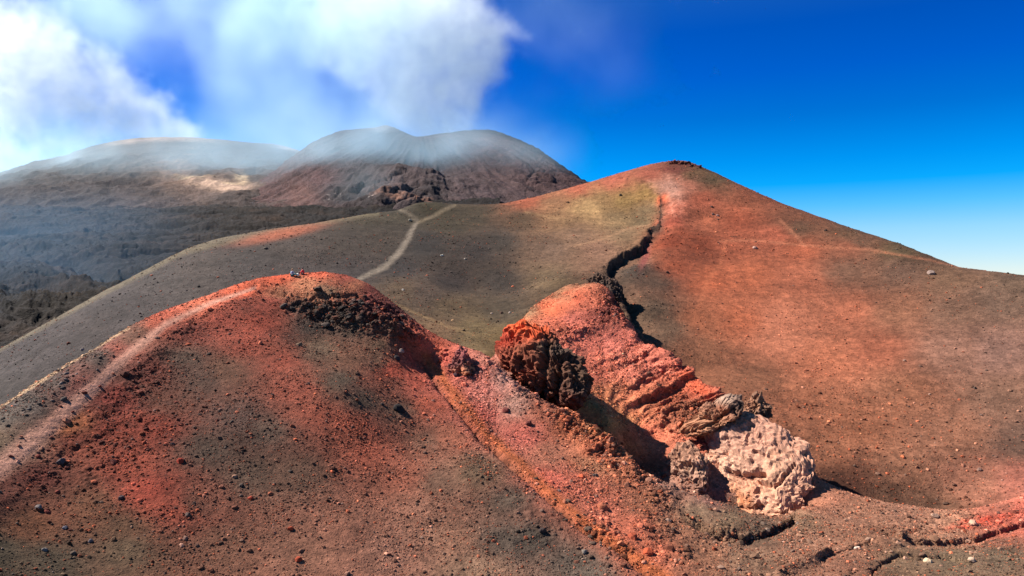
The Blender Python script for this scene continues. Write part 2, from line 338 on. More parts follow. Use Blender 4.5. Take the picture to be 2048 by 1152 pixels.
# ================================================================== B: ash cone, bowl and red cone
BL = [(-140, 800, 122), (-80, 748, 128), (0, 700, 135), (100, 645, 145), (200, 592, 156), (300, 540, 168), (360, 508, 176), (430, 490, 182), (520, 470, 188), (600, 455, 192), (700, 435, 198), (760, 425, 202)]
BM = [(810, 415, 206), (830, 406, 210), (850, 404, 212), (875, 405, 214), (900, 408, 216), (950, 409, 219), (1000, 408, 223), (1060, 397, 227), (1100, 387, 230), (1165, 370, 234), (1230, 352, 239), (1300, 333, 243)]
BR = [(1345, 327, 245), (1380, 328, 246), (1410, 342, 243), (1440, 360, 237), (1500, 388, 225), (1580, 418, 207), (1700, 455, 183), (1800, 487, 167), (1860, 510, 158), (1920, 535, 150), (1985, 543, 143), (2048, 551, 138), (2160, 566, 130)]
PATH = [(690, 577, 138), (720, 557, 145), (770, 535, 153), (800, 507, 164), (815, 480, 176), (826, 458, 188), (840, 446, 194), (870, 430, 203), (903, 413, 213)]
B = [BL, BM, BR, shift(BL, 12, 4), shift(BL, 40, 22), shift(BL, 90, 52), shift(BM, 14, 2.5), shift(BM, 50, 22), shift(BM, 110, 60), shift(BR, 14, 4.5), shift(BR, 50, 26), shift(BR, 110, 64),
     PATH, [(-140, 960, 90), (-80, 890, 94), (0, 840, 98), (150, 750, 108), (300, 670, 118), (450, 612, 127), (600, 585, 134)],
     [(-140, 1200, 78), (0, 1030, 82), (150, 900, 90), (300, 800, 100), (450, 720, 108), (600, 680, 114)],
     [(760, 562, 143), (800, 548, 148), (845, 505, 164), (872, 465, 182), (905, 435, 200), (940, 421, 210)],
     # bowl
     [(720, 600, 128), (800, 632, 121), (900, 672, 111), (980, 705, 103)],
     [(720, 640, 118), (800, 680, 110), (900, 730, 100), (980, 770, 92)],
     [(850, 600, 132), (920, 628, 129), (1000, 638, 127), (1050, 622, 128)],
     [(860, 560, 145), (950, 580, 148), (1040, 580, 147), (1120, 555, 144)],
     [(900, 500, 168), (980, 510, 168), (1060, 510, 166), (1140, 495, 168)],
     [(940, 450, 193), (1020, 455, 193), (1100, 445, 196), (1200, 430, 200)],
     # scarp: upper lip, then foot on its right
     [(1322, 385, 206), (1318, 400, 203), (1320, 425, 197), (1318, 445, 190), (1300, 455, 183), (1288, 475, 176), (1280, 492, 170), (1250, 503, 164), (1222, 520, 158), (1210, 535, 152), (1190, 550, 147), (1180, 564, 143), (1130, 590, 136), (1060, 622, 127)],
     [(1334, 396, 199), (1334, 425, 190), (1337, 450, 183), (1306, 475, 176), (1296, 500, 165), (1262, 520, 156), (1238, 540, 150), (1240, 570, 142), (1250, 600, 135), (1262, 640, 126), (1290, 680, 118)],
     # right cone and inner slope
     [(1400, 440, 191), (1460, 465, 183), (1600, 485, 173), (1750, 505, 161)], [(1360, 480, 175), (1450, 520, 166), (1600, 530, 161), (1800, 545, 148), (1950, 575, 137), (2100, 605, 126)],
     [(1330, 540, 155), (1400, 580, 146), (1500, 600, 143), (1650, 610, 140), (1850, 630, 131), (2100, 660, 118)],
     [(1320, 640, 130), (1400, 680, 125), (1500, 690, 125), (1650, 700, 123), (1850, 710, 117), (2100, 735, 108)],
     [(1380, 745, 114), (1480, 780, 108), (1600, 800, 107), (1750, 810, 106), (1900, 820, 103), (2100, 830, 99)],
     [(1500, 850, 98), (1600, 880, 96), (1750, 900, 95), (1900, 910, 93), (2100, 920, 90)],
     [(1560, 920, 90), (1650, 955, 88), (1750, 985, 87), (1880, 1010, 86), (1960, 1005, 84), (2100, 985, 83)],
     [(1560, 1000, 84), (1700, 1030, 82), (1880, 1060, 80), (2100, 1080, 77)],
     [(1100, 760, 108), (1200, 820, 104), (1300, 880, 98), (1450, 960, 90)], [(1100, 900, 92), (1300, 1020, 84), (1500, 1080, 78)]]
px, Y, py = grid(allpts(B, 22), -120, 2150, 820, 76, 360, 580, k=0.22, cu=300, cv=300)
Pg = world(px, py, Y)
bd, bs, _ = seg_dist(px, py, [(p[0], p[1]) for p in PATH])
near = np.exp(-(bd/14)**2)
# scarp band sharpening: push the right side down
SCARP = [(1316, 384), (1321, 400), (1320, 425), (1319, 447), (1300, 456), (1289, 475), (1280, 492), (1250, 503), (1222, 520), (1211, 537), (1222, 560), (1240, 590), (1262, 640), (1290, 675), (1330, 700)]
q = Pg.reshape(-1, 3)
wob = (fbm(q, 7, 6, 5, .7)*11).reshape(px.shape)
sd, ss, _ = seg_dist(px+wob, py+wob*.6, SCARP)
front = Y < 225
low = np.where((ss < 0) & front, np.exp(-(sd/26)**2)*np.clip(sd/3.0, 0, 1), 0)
V3b = fbm(q, 6, 3, 6).reshape(px.shape); gate = np.clip((py-380)/20, 0, 1)*np.clip((700-py)/50, 0, 1)
Pg[..., 2] -= low*gate*np.interp(py, [380, 440, 520, 640, 700], [0.5, .8, 2.3, 2.0, .5])*(1+V3b*.6)
# left ledge of the scarp head
nn = normals(Pg)
rough = 0.10+0.35*np.clip(blob(px, py, (1300, 395, 60, 30, 30))+blob(px, py, (1380, 340, 60, 14, 10)), 0, 1)+0.8*np.exp(-(sd/11)**2)*gate*front + .25*blob(px, py, (1215, 575, 40, 25, 0))+.18*blob(px, py, (1400, 490, 90, 14, 15))
d = (fbm(q, 9, 4, 3, 0.5)*0.35+fbm(q, 2.2, 5, 8, 0.6)*rough*1.2).reshape(px.shape) if False else (fbm(q, 9, 4, 3, 0.5).reshape(px.shape)*0.30+fbm(q, 2.0, 5, 8, 0.62).reshape(px.shape)*rough*1.4)
d = d+fbm(q*np.array([.25, 1, 1]), 3.5, 3, 61, .5).reshape(px.shape)*.10
Pg = Pg+nn*d[..., None]
cx, cy = px, py
PB = [(0, 720, (92, 86, 86)), (0, 790, (88, 82, 80)), (100, 700, (90, 84, 84)), (250, 600, (90, 84, 84)), (400, 520, (92, 84, 80)), (500, 540, (92, 86, 84)), (600, 500, (96, 86, 80)), (700, 480, (88, 78, 70)), (760, 470, (84, 74, 64)),
      (740, 430, (88, 80, 62)), (860, 412, (78, 72, 52)), (800, 420, (92, 86, 70)), (600, 540, (88, 80, 78)), (700, 540, (84, 76, 74)), (300, 560, (92, 86, 84)),
      (800, 540, (64, 60, 60)), (850, 490, (62, 57, 54)), (900, 440, (76, 68, 50)), (950, 430, (84, 74, 56)), (950, 500, (76, 68, 64)), (900, 560, (74, 64, 60)), (1000, 560, (74, 66, 60)), (1000, 480, (78, 70, 62)), (1050, 440, (110, 88, 66)),  # dark bowl swatches: shading of the hollow put into the soil colour
      (850, 580, (98, 82, 70)), (800, 580, (108, 88, 66)), (900, 620, (118, 98, 72)), (1000, 620, (92, 80, 64)), (950, 660, (135, 115, 78)), (1000, 680, (140, 118, 78)), (880, 660, (140, 108, 78)),
      (1100, 560, (118, 98, 72)), (1100, 500, (132, 104, 84)), (1150, 470, (150, 116, 90)), (1200, 500, (162, 120, 95)), (1250, 470, (155, 125, 92)), (1060, 400, (195, 98, 66)), (1100, 410, (170, 122, 84)), (1160, 380, (198, 100, 72)),
      (1180, 412, (222, 180, 120), 1.4), (1200, 400, (170, 132, 84)), (1250, 400, (182, 146, 84)), (1290, 390, (176, 138, 74)), (1300, 420, (140, 122, 88)), (1240, 440, (160, 132, 92)), (1280, 440, (135, 116, 84)), (1130, 440, (160, 122, 84)),
      (1230, 360, (205, 105, 80)), (1300, 350, (190, 96, 74)), (1350, 340, (120, 60, 48)), (1390, 345, (110, 84, 54)), (1420, 360, (104, 88, 60)), (1370, 370, (205, 122, 96)), (1340, 375, (222, 165, 145)), (1345, 410, (225, 120, 95)),
      (1400, 400, (205, 102, 72)), (1340, 440, (205, 90, 66)), (1400, 440, (215, 115, 80)), (1480, 440, (190, 92, 62)), (1500, 400, (165, 90, 62)), (1600, 430, (140, 84, 60)), (1700, 465, (112, 84, 62)), (1800, 500, (104, 86, 60)),
      (1340, 480, (165, 70, 42)), (1400, 490, (150, 66, 40)), (1450, 490, (175, 88, 60)), (1550, 470, (182, 92, 66)), (1600, 500, (180, 92, 62)), (1700, 490, (168, 94, 68)), (1600, 455, (112, 82, 62)), (1720, 480, (118, 88, 68)),
      (1350, 530, (190, 92, 60)), (1310, 560, (120, 92, 74)), (1270, 540, (96, 84, 72)), (1300, 620, (120, 96, 76)), (1330, 660, (130, 100, 78)), (1420, 560, (196, 98, 62)), (1500, 550, (200, 104, 68)), (1600, 560, (188, 104, 74)), (1700, 540, (130, 92, 72)),
      (1800, 540, (118, 88, 72)), (1900, 550, (128, 96, 74)), (1480, 640, (212, 112, 74)), (1560, 640, (216, 128, 95)), (1560, 680, (208, 124, 92)), (1400, 640, (184, 104, 70)), (1400, 700, (165, 104, 74)), (1700, 620, (190, 108, 78)), (1800, 620, (155, 102, 76)),
      (1900, 620, (138, 102, 82)), (2000, 600, (135, 106, 88)), (2040, 560, (120, 96, 78)), (2000, 700, (155, 115, 100)), (1900, 700, (165, 118, 98)), (1750, 700, (182, 102, 74)), (1650, 720, (205, 118, 84)), (1500, 760, (160, 102, 74)), (1600, 800, (172, 104, 74)),
      (1800, 780, (176, 112, 82)), (2000, 800, (145, 106, 86)), (1700, 850, (182, 112, 80)), (1900, 870, (165, 110, 84)), (2040, 880, (128, 96, 80)), (1800, 950, (160, 108, 82)), (1650, 900, (172, 108, 78)), (1950, 960, (165, 108, 86)), (2040, 960, (185, 110, 92)),
      (1700, 960, (112, 68, 50)), (1780, 985, (110, 76, 58)), (1850, 1010, (125, 88, 68))]
cols = paint(cx, cy, Pg, PB, 22, 3.4, 12, K=.36)*np.array([1, 1, 1.04])
sk = fbm(np.stack([q[:, 0]*.95-q[:, 1]*.2, (q[:, 1]+q[:, 0]*.25)*.12, q[:, 2]*0], 1), 2.2, 5, 91, .6).reshape(px.shape)
fine = fbm(q, 1.2, 4, 71).reshape(px.shape)+sk*.7; mid = fbm(q*np.array([.4, 1, 1]), 6, 5, 72, .6).reshape(px.shape)
cols = cols*np.clip(1+mid*0.55+fine*.35, .5, 1.7)[..., None]
wp, _, ww = seg_dist(px+fbm(q, 3, 3, 80).reshape(px.shape)*4, py, [(690, 577, 4), (720, 557, 5), (770, 533, 6.5), (800, 503, 7), (815, 480, 6.5), (826, 456, 5.5), (836, 442, 3.5)])
cols = tint(cols, np.clip(1.35-(wp/ww), 0, 1)*(Y < 215)*.8, (130, 121, 110))
for ln, cc, a in (([(836, 444, 3), (862, 434, 4), (890, 419, 4), (910, 411, 3)], (125, 112, 92), .7), ([(800, 420, 3), (815, 425, 4), (830, 438, 5)], (122, 112, 98), .6),
                  ([(1150, 492, 2), (1200, 480, 2), (1262, 455, 2.5), (1300, 450, 3)], (172, 132, 100), .35), ([(1440, 482, 3), (1500, 480, 3), (1600, 490, 3), (1740, 500, 3), (1860, 520, 2.5), (1920, 535, 2)], (190, 118, 88), .28),
                  ([(1452, 482, 4), (1440, 530, 5), (1415, 560, 5), (1395, 620, 6)], (200, 112, 76), .2), ([(1050, 425, 3), (1130, 440, 3), (1250, 446, 3)], (175, 138, 98), .25),
                  ([(1560, 440, 3), (1590, 470, 3), (1610, 492, 3)], (180, 112, 84), .4), ([(720, 590, 3), (800, 612, 3), (900, 655, 3), (980, 678, 3)], (150, 122, 84), .35)):
    dd, _, ww = seg_dist(px, py, ln); cols = tint(cols, np.clip(1.4-dd/ww, 0, 1)*a*(Y < 260), cc)
cols = tint(cols, np.clip((8-(py-np.interp(px, [p[0] for p in BL], [p[1] for p in BL])))/8, 0, 1)*.5*(px < 760), (125, 116, 92))
cols = tint(cols, np.clip(blob(px, py, (560, 468, 90, 11, -12)), 0, 1)*.8, (168, 88, 62))
wn = np.clip(fine*4+.2, 0, 1)
cols = tint(cols, np.clip(blob(px, py, (1325, 378, 40, 9, 25))+blob(px, py, (1350, 412, 16, 26, 0))+.8*blob(px, py, (1345, 355, 45, 9, 0))+.8*blob(px, py, (1300, 522, 8, 12, 0)), 0, 1)*wn*.35, (215, 150, 130))
cols = tint(cols, np.clip(blob(px, py, (1325, 398, 9, 13, 45))*.8, 0, 1), (215, 85, 50))
cols = tint(cols, np.clip(blob(px, py, (1350, 339, 36, 5, 0)), 0, 1)*np.clip(fine*4+.5, 0, 1), (92, 36, 34))
cols = tint(cols, np.clip(np.where(ss < 0, np.exp(-(sd/9)**2), 0)*gate*front, 0, 1)*.85, (62, 54, 50))  # shadow band of the scarp painted dark into the ground colour
cols = tint(cols, np.clip(blob(px, py, (1290, 505, 9, 34, 15)), 0, 1)*.8, (130, 62, 62))
cols = tint(cols, np.clip(blob(px, py, (1216, 572, 34, 22, 20))*1.2, 0, 1), (76, 60, 50))
shB = (*reproject(Pg), Pg); colsB = np.clip(cols, .004, 1); PYB = shB[1]
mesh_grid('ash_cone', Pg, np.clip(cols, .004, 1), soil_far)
# ================================================================== A: foreground rim, slope, gully
CR = [(-90, 862, 63), (0, 815, 68), (110, 746, 74), (180, 703, 78), (250, 660, 82), (320, 625, 86), (400, 595, 90), (470, 570, 94), (520, 556, 97), (575, 549, 99), (650, 543, 100), (700, 552, 99), (740, 570, 98), (790, 608, 97), (850, 657, 95), (920, 691, 92), (970, 709, 90)]
TR = [(-90, 985, 48), (0, 930, 54), (100, 850, 60.5), (200, 760, 67.5), (260, 702, 73), (330, 646, 79), (420, 603, 86.5), (510, 573, 92)]
KL = [(985, 712, 101), (1005, 694, 105), (1030, 662, 112), (1060, 634, 118), (1120, 595, 128), (1165, 574, 134)]
KL2 = [(985, 706, 104), (1005, 684, 111), (1060, 618, 127), (1120, 580, 138), (1160, 566, 140)]
K = [(1183, 567, 132), (1215, 590, 126), (1238, 604, 122), (1244, 630, 117), (1264, 643, 114), (1272, 666, 111), (1300, 688, 107.5), (1340, 706, 104), (1400, 752, 98), (1450, 786, 94), (1500, 812, 91)]
K2 = [(1530, 850, 88), (1570, 890, 85), (1605, 925, 82), (1640, 958, 79), (1700, 986, 77), (1780, 1006, 76), (1890, 1023, 75), (1960, 1015, 75), (2048, 990, 77), (2150, 965, 79)]
G = [(835, 715, 88), (900, 800, 78.5), (960, 872, 71), (1050, 955, 64.5), (1150, 1045, 58.5), (1250, 1112, 54.5), (1320, 1160, 52)]
R = [(985, 722, 88), (1040, 775, 84.5), (1080, 805, 82), (1150, 838, 79.5), (1200, 868, 77.5), (1240, 902, 75), (1300, 958, 71.5), (1380, 990, 69.5), (1460, 1010, 69), (1500, 1028, 68.5), (1560, 1035, 69), (1620, 1010, 71.5)]
A = [CR, shift(CR, 5, 2.0), shift(CR, 14, 8.5), shift(CR, 35, 22), KL, KL2, shift(KL2, 5, 2.2), shift(KL2, 14, 8), shift(KL2, 30, 18), TR, [(-90, 1010, 47), (0, 960, 52.5), (100, 885, 59), (200, 795, 66), (300, 700, 74), (400, 640, 82)],
     K, shift(K, 4, 2.6), shift(K, 12, 9), shift(K, 30, 20), K2, shift(K2, 4, 2.2), shift(K2, 12, 8), shift(K2, 28, 17),
     # left hill slope
     [(-90, 1095, 44.5), (0, 1035, 49.2), (100, 970, 55), (200, 890, 60.5), (320, 780, 69), (430, 690, 77), (500, 630, 84)],
     [(-90, 1240, 38.5), (0, 1160, 44), (150, 1080, 50), (300, 960, 56.5), (420, 850, 64), (520, 740, 73), (560, 680, 79)],
     [(300, 1160, 48), (450, 1040, 54.5), (580, 900, 62.5), (680, 780, 71), (720, 712, 80)],
     [(550, 1160, 50), (700, 1050, 55.5), (800, 930, 64.5), (850, 820, 75), (810, 735, 84)], [(800, 1160, 52), (950, 1060, 57), (960, 950, 63)], [(1100, 1160, 52.5), (1150, 1110, 55)],
     [(-90, 1400, 36), (300, 1400, 38), (700, 1400, 41), (1100, 1400, 42), (1500, 1400, 42), (2150, 1400, 42)],
     # crown and cliff
     [(520, 590, 92), (600, 568, 95.5), (650, 562, 96), (700, 572, 95.5), (750, 600, 94)],
     [(575, 600, 89.8), (630, 588, 91.3), (690, 588, 92.3), (740, 604, 92.6), (780, 630, 91.5), (815, 655, 90.5)],
     [(560, 632, 86.5), (610, 642, 86.6), (660, 656, 86.4), (720, 668, 86.2), (780, 672, 86.5), (830, 668, 89)],
     [(600, 690, 81.5), (700, 706, 80.5), (790, 712, 84.5)], [(880, 700, 90), (940, 730, 87)],
     # gully crease and the pink strip
     [(p[0]-13, p[1]+3, p[2]) for p in G], [(p[0]+9, p[1]+8, p[2]+.1) for p in G], [(870, 720, 88.5), (950, 800, 81), (1020, 870, 74.5), (1100, 930, 69.5), (1180, 990, 65), (1260, 1060, 60), (1350, 1130, 55.5)],
     R, shift(R, 3, 1.6), shift(R[4:11], 7, 6.5),
     [(1130, 900, 74), (1220, 960, 69), (1320, 1030, 64.5), (1420, 1070, 62.5), (1560, 1085, 62)],
     # gully floor and the red wall
     [(1150, 800, 88), (1190, 815, 87), (1225, 890, 82.5), (1290, 975, 79), (1350, 1035, 77.5), (1420, 1055, 76.5), (1470, 1050, 75.5)],
     [(1100, 650, 112), (1150, 670, 110), (1190, 720, 104), (1220, 780, 97.5), (1250, 840, 92), (1300, 890, 87.5), (1360, 925, 84), (1420, 955, 82)],
     [(1180, 610, 118), (1210, 650, 113), (1250, 720, 105), (1290, 770, 99.5), (1330, 820, 94.5), (1370, 860, 90), (1420, 880, 87)],
     [(1240, 670, 111), (1290, 720, 105), (1350, 760, 99.5), (1400, 800, 95), (1440, 830, 91.5)],
     [(1020, 680, 104), (1060, 690, 103)], [(1480, 870, 87), (1540, 900, 85)], [(1500, 960, 80), (1560, 980, 78.5), (1600, 985, 77)],
     # lower right
     [(1650, 1010, 74), (1750, 1040, 71.5), (1880, 1060, 70), (2048, 1035, 71.5), (2150, 1020, 73)],
     [(1500, 1090, 61), (1620, 1075, 63), (1750, 1080, 63.5), (1900, 1095, 62), (2048, 1080, 64), (2150, 1070, 65)],
     [(1400, 1160, 53), (1600, 1160, 54), (1800, 1160, 54.5), (2048, 1160, 54.5), (2150, 1160, 54.5)]]
px, Y, py = grid(allpts(A, 20), -80, 2130, 980, 40, 150, 800, k=0.30, cu=360, cv=340)
Pg = world(px, py, Y)
# mask: no need of what lies far below and behind the crests
q = Pg.reshape(-1, 3)
V3 = lambda s, o=4, seed=0, g=.6, r=False: fbm(q, s, o, seed, g, r).reshape(px.shape)
front = np.ones(px.shape, bool)
cp = np.interp(px[0], [p[0] for p in CR]+[p[0] for p in KL2]+[p[0] for p in K]+[p[0] for p in K2], [p[2] for p in CR]+[p[2] for p in KL2]+[p[2] for p in K]+[p[2] for p in K2])
front = Y < cp[None]+1.0
steps = [  # (polyline, drop m, fall-off px): the ground below/right of the line lies lower
    ([(1400, 1040), (1440, 1058), (1490, 1072), (1540, 1060), (1578, 1038)], 0.6, 15), ([(1340, 1010), (1400, 1040), (1450, 1066)], .5, 18),
    ([(1560, 1148), (1640, 1108), (1720, 1098), (1775, 1075), (1800, 1072)], -.55, 16), ([(1640, 1114), (1700, 1095), (1745, 1080), (1770, 1070), (1820, 1078), (1900, 1080), (1960, 1070), (2060, 1038)], 0.55, 14),
    ([(1740, 1150), (1760, 1125), (1790, 1108), (1850, 1108), (1940, 1118)], 0.35, 10), ([(560, 583), (640, 588), (720, 590), (780, 612), (820, 650)], .5, 14),
    ([(1300, 860), (1345, 862), (1400, 848), (1450, 815)], .3, 10)]
wx, wy = px+V3(2.5, 4, 101)*14, py+V3(2.5, 4, 102)*10
for ln, dp, fo in steps:
    dd, sd_, _ = seg_dist(wx, wy, ln); Pg[..., 2] -= np.where((sd_ > 0) & front, np.exp(-(dd/fo)**2)*np.clip(dd/1.5, 0, 1), 0)*dp
# gully crease
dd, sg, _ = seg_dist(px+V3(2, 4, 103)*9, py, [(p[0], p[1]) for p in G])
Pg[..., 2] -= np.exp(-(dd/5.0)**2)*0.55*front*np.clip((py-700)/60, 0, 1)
nn = normals(Pg)
rb = lambda L: np.clip(sum(blob(px, py, b)*a for *b, a in L), 0, 1.6)
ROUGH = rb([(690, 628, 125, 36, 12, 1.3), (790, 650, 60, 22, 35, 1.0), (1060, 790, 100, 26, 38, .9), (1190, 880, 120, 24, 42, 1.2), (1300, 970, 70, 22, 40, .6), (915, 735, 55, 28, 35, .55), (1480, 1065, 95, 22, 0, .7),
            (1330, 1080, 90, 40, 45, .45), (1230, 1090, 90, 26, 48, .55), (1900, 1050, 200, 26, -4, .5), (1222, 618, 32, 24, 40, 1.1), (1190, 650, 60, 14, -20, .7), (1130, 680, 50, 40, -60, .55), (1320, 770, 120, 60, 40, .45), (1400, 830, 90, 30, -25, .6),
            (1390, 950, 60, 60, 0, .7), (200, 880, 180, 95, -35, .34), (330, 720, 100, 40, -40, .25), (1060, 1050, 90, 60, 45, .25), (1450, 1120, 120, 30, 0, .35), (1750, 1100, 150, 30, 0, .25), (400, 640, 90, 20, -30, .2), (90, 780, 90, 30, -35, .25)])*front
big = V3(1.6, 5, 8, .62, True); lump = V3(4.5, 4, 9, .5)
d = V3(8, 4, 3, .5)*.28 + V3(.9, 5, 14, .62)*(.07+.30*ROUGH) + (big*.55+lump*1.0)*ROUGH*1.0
# bedding in the red wall: folded layers seen as parallel ledges
lay = np.clip(blob(px, py, (1330, 780, 150, 90, 35))*1.4, 0, 1)
lq = q[:, 2]-0.49*q[:, 0]+fbm(q, 9, 4, 33)*3.2; al = (q[:, 0]*.45+q[:, 1]*.5)
st1 = fbm(np.stack([lq/1.5, al*.07, q[:, 2]*0], 1), 1.0, 4, 38, .65).reshape(px.shape); st1 = np.sign(st1)*np.abs(st1)**.7
lay = lay*np.clip(blob(px, py, (1380, 800, 120, 75, 30))*1.3+.25, 0, 1)
d = d+lay*st1*1.55+lay*V3(.7, 4, 34)*.15
tr, _, tw = seg_dist(px, py, [(p[0], p[1], w) for p, w in zip(TR, (50, 42, 34, 26, 20, 15, 10, 7))])
flat = np.clip(1.5-tr/tw, 0, 1)*front
d = d*(1-.6*flat)-flat*.22
d = np.where(Y > (cp+3)[None], d*.4, d)
Pg = Pg+nn*d[..., None]
PA = [(0, 835, (96, 88, 82)), (60, 810, (92, 84, 80)), (120, 765, (90, 80, 76)), (200, 710, (96, 84, 78)), (260, 668, (130, 90, 74)), (60, 880, (140, 104, 88)), (0, 880, (120, 98, 80)), (160, 770, (150, 84, 74)), (240, 700, (168, 88, 74)), (330, 630, (215, 100, 74)),
      (400, 605, (228, 115, 84)), (480, 575, (232, 98, 64)), (560, 558, (236, 90, 55)), (640, 550, (236, 100, 68)), (690, 556, (150, 60, 52)), (740, 578, (130, 58, 52)), (700, 570, (180, 110, 78)), (620, 572, (195, 125, 90)), (560, 580, (150, 100, 74)), (650, 580, (112, 92, 72)),
      (0, 1000, (96, 48, 38)), (80, 960, (104, 44, 36)), (150, 880, (118, 50, 36)), (140, 850, (150, 82, 48)), (230, 800, (120, 42, 34)), (300, 740, (120, 56, 46)), (220, 860, (128, 48, 34)), (300, 860, (132, 50, 36)), (330, 800, (98, 56, 44)), (260, 930, (135, 56, 40)), (100, 1000, (108, 60, 44)),
      (300, 980, (168, 66, 50), .9), (340, 1010, (150, 66, 50)), (180, 1010, (110, 68, 48)), (60, 1050, (108, 64, 42)), (0, 1100, (76, 66, 52)), (100, 1120, (80, 68, 54)), (250, 1100, (88, 70, 54)), (250, 1050, (98, 68, 50)),
      (380, 660, (128, 58, 48)), (440, 640, (150, 62, 48)), (480, 610, (150, 68, 54)), (540, 610, (150, 62, 48)), (370, 720, (92, 72, 62)), (400, 760, (96, 70, 60)), (500, 680, (155, 68, 52)), (520, 640, (160, 64, 46)), (450, 740, (112, 76, 60)), (565, 720, (146, 66, 50)), (600, 780, (152, 74, 58)),
      (640, 830, (160, 80, 62)), (700, 850, (165, 80, 60)), (740, 900, (168, 84, 64)), (800, 950, (150, 84, 66)), (480, 835, (95, 71, 64)), (420, 900, (90, 72, 62)), (540, 860, (96, 76, 66)), (500, 950, (98, 76, 64)), (600, 950, (110, 80, 66)), (400, 1000, (120, 72, 58)),
      (450, 1100, (118, 78, 62)), (600, 1100, (128, 86, 70)), (700, 1050, (135, 88, 72)), (800, 1100, (140, 96, 80)), (900, 1080, (138, 98, 80)), (860, 1020, (135, 92, 76)), (950, 1140, (130, 100, 82)),
      (640, 700, (104, 84, 68)), (680, 760, (90, 76, 64)), (730, 800, (92, 76, 64)), (760, 720, (112, 88, 70)), (800, 820, (104, 78, 64)), (860, 880, (112, 78, 64)), (880, 960, (112, 82, 68)), (700, 720, (120, 80, 62)), (780, 770, (150, 86, 68)), (780, 735, (195, 80, 58)),
      (830, 760, (190, 84, 66)), (860, 810, (170, 78, 58)), (900, 870, (140, 80, 62)), (960, 940, (110, 88, 70)), (1020, 1000, (90, 76, 66)), (1060, 1080, (78, 70, 63)), (1150, 1120, (88, 78, 70)), (1180, 1150, (92, 82, 74)), (1010, 1080, (88, 76, 68)),
      (600, 610, (78, 64, 56)), (650, 620, (66, 58, 52)), (700, 620, (62, 50, 46)), (740, 610, (110, 48, 48)), (780, 630, (92, 42, 46)), (700, 655, (82, 68, 58)), (780, 660, (112, 76, 62)), (620, 650, (70, 60, 54)), (830, 665, (170, 80, 64)), (760, 690, (110, 84, 66)),
      (860, 690, (205, 92, 66)), (900, 720, (200, 90, 78)), (940, 740, (190, 92, 84)), (960, 715, (196, 122, 108)), (970, 770, (190, 110, 100)), (900, 770, (185, 94, 82)), (960, 830, (190, 92, 82)), (1000, 760, (180, 130, 120)), (1030, 810, (165, 122, 110)),
      (1050, 870, (196, 98, 86)), (1100, 910, (172, 106, 84)), (1150, 960, (192, 100, 80)), (1200, 1010, (186, 100, 80)), (1100, 960, (200, 96, 80)), (1250, 1060, (190, 100, 76)), (1300, 1110, (185, 98, 74)), (1080, 820, (150, 84, 66)), (1140, 850, (176, 92, 62)),
      (1200, 900, (178, 92, 66)), (1180, 930, (150, 100, 74)), (1260, 960, (165, 96, 70)), (1300, 1000, (150, 92, 68)), (1350, 1050, (140, 92, 70)), (1400, 1020, (122, 100, 80)), (1460, 1040, (120, 98, 78)), (1520, 1060, (96, 78, 66)), (1400, 1100, (135, 92, 72)),
      (1500, 1120, (128, 98, 80)), (1600, 1080, (155, 112, 92)), (1650, 1000, (175, 115, 92)), (1600, 1040, (135, 105, 84)), (1700, 1030, (160, 112, 90)), (1800, 1040, (160, 114, 94)), (1900, 1040, (170, 122, 100)), (2000, 1010, (180, 108, 90)), (2000, 1040, (165, 80, 66)), (2040, 1020, (200, 100, 84)),
      (1700, 1130, (140, 96, 78)), (1800, 1120, (122, 98, 78)), (1900, 1120, (112, 94, 76)), (2000, 1110, (104, 88, 72)), (1750, 1080, (140, 98, 78)), (1620, 970, (165, 110, 88)), (1560, 1000, (150, 100, 80)),
      (1055, 655, (205, 112, 74)), (1020, 672, (150, 118, 84)), (1060, 624, (140, 112, 84)), (1120, 582, (150, 112, 82)), (1150, 568, (150, 108, 80)), (1100, 618, (225, 104, 68)), (1150, 592, (215, 94, 66)), (1180, 600, (200, 104, 80)), (1100, 650, (205, 100, 76)), (1140, 640, (180, 92, 80)), (1200, 630, (120, 56, 52)), (1160, 680, (205, 105, 90)), (1230, 680, (205, 108, 94)),
      (1190, 740, (210, 108, 86)), (1260, 740, (200, 108, 90)), (1320, 730, (190, 100, 84)), (1200, 800, (190, 104, 74)), (1260, 800, (205, 116, 84)), (1330, 790, (170, 88, 64)), (1390, 770, (208, 98, 72)), (1420, 790, (165, 84, 66)), (1370, 830, (150, 88, 66)), (1440, 830, (135, 104, 84)),
      (1220, 850, (178, 128, 76)), (1190, 810, (170, 138, 84)), (1260, 890, (190, 116, 74)), (1300, 870, (205, 106, 80)), (1380, 890, (195, 104, 82)), (1340, 920, (195, 112, 88)), (1300, 940, (130, 84, 66)), (1380, 950, (170, 122, 104)), (1420, 1000, (150, 104, 96)), (1330, 970, (130, 98, 88))]
vx, vy = reproject(Pg)
cols = paint(px, py, Pg, PA, 24, 3.4, 6)*(1-.22*blob(px, py, (420, 800, 420, 300, 0))-.16*blob(px, py, (1750, 1090, 300, 90, 0))+.15*blob(px, py, (1270, 760, 170, 110, 40)))[..., None]
sk = fbm(np.stack([q[:, 0]*.93+q[:, 1]*.35, (q[:, 1]-q[:, 0]*.35)*.10, q[:, 2]*0], 1), 1.3, 5, 91, .6).reshape(px.shape)*np.clip((px-250)/200, 0, 1)*(px < 1300)
fine = V3(.5, 4, 71)+sk*.9; mid = fbm(q*np.array([.6, 1, 1]), 3.0, 5, 72, .6).reshape(px.shape)
cols = cols*np.clip(1+mid*.6+fine*.4, .45, 1.8)[..., None]
cols = cols*np.clip(1+.45*lay*np.minimum(st1, .4), .5, 1.3)[..., None]
cols = tint(cols, np.clip(1.25-tr/(tw*.62), 0, 1)*.85*front*np.clip(1+fine, 0, 1), (205, 150, 132))
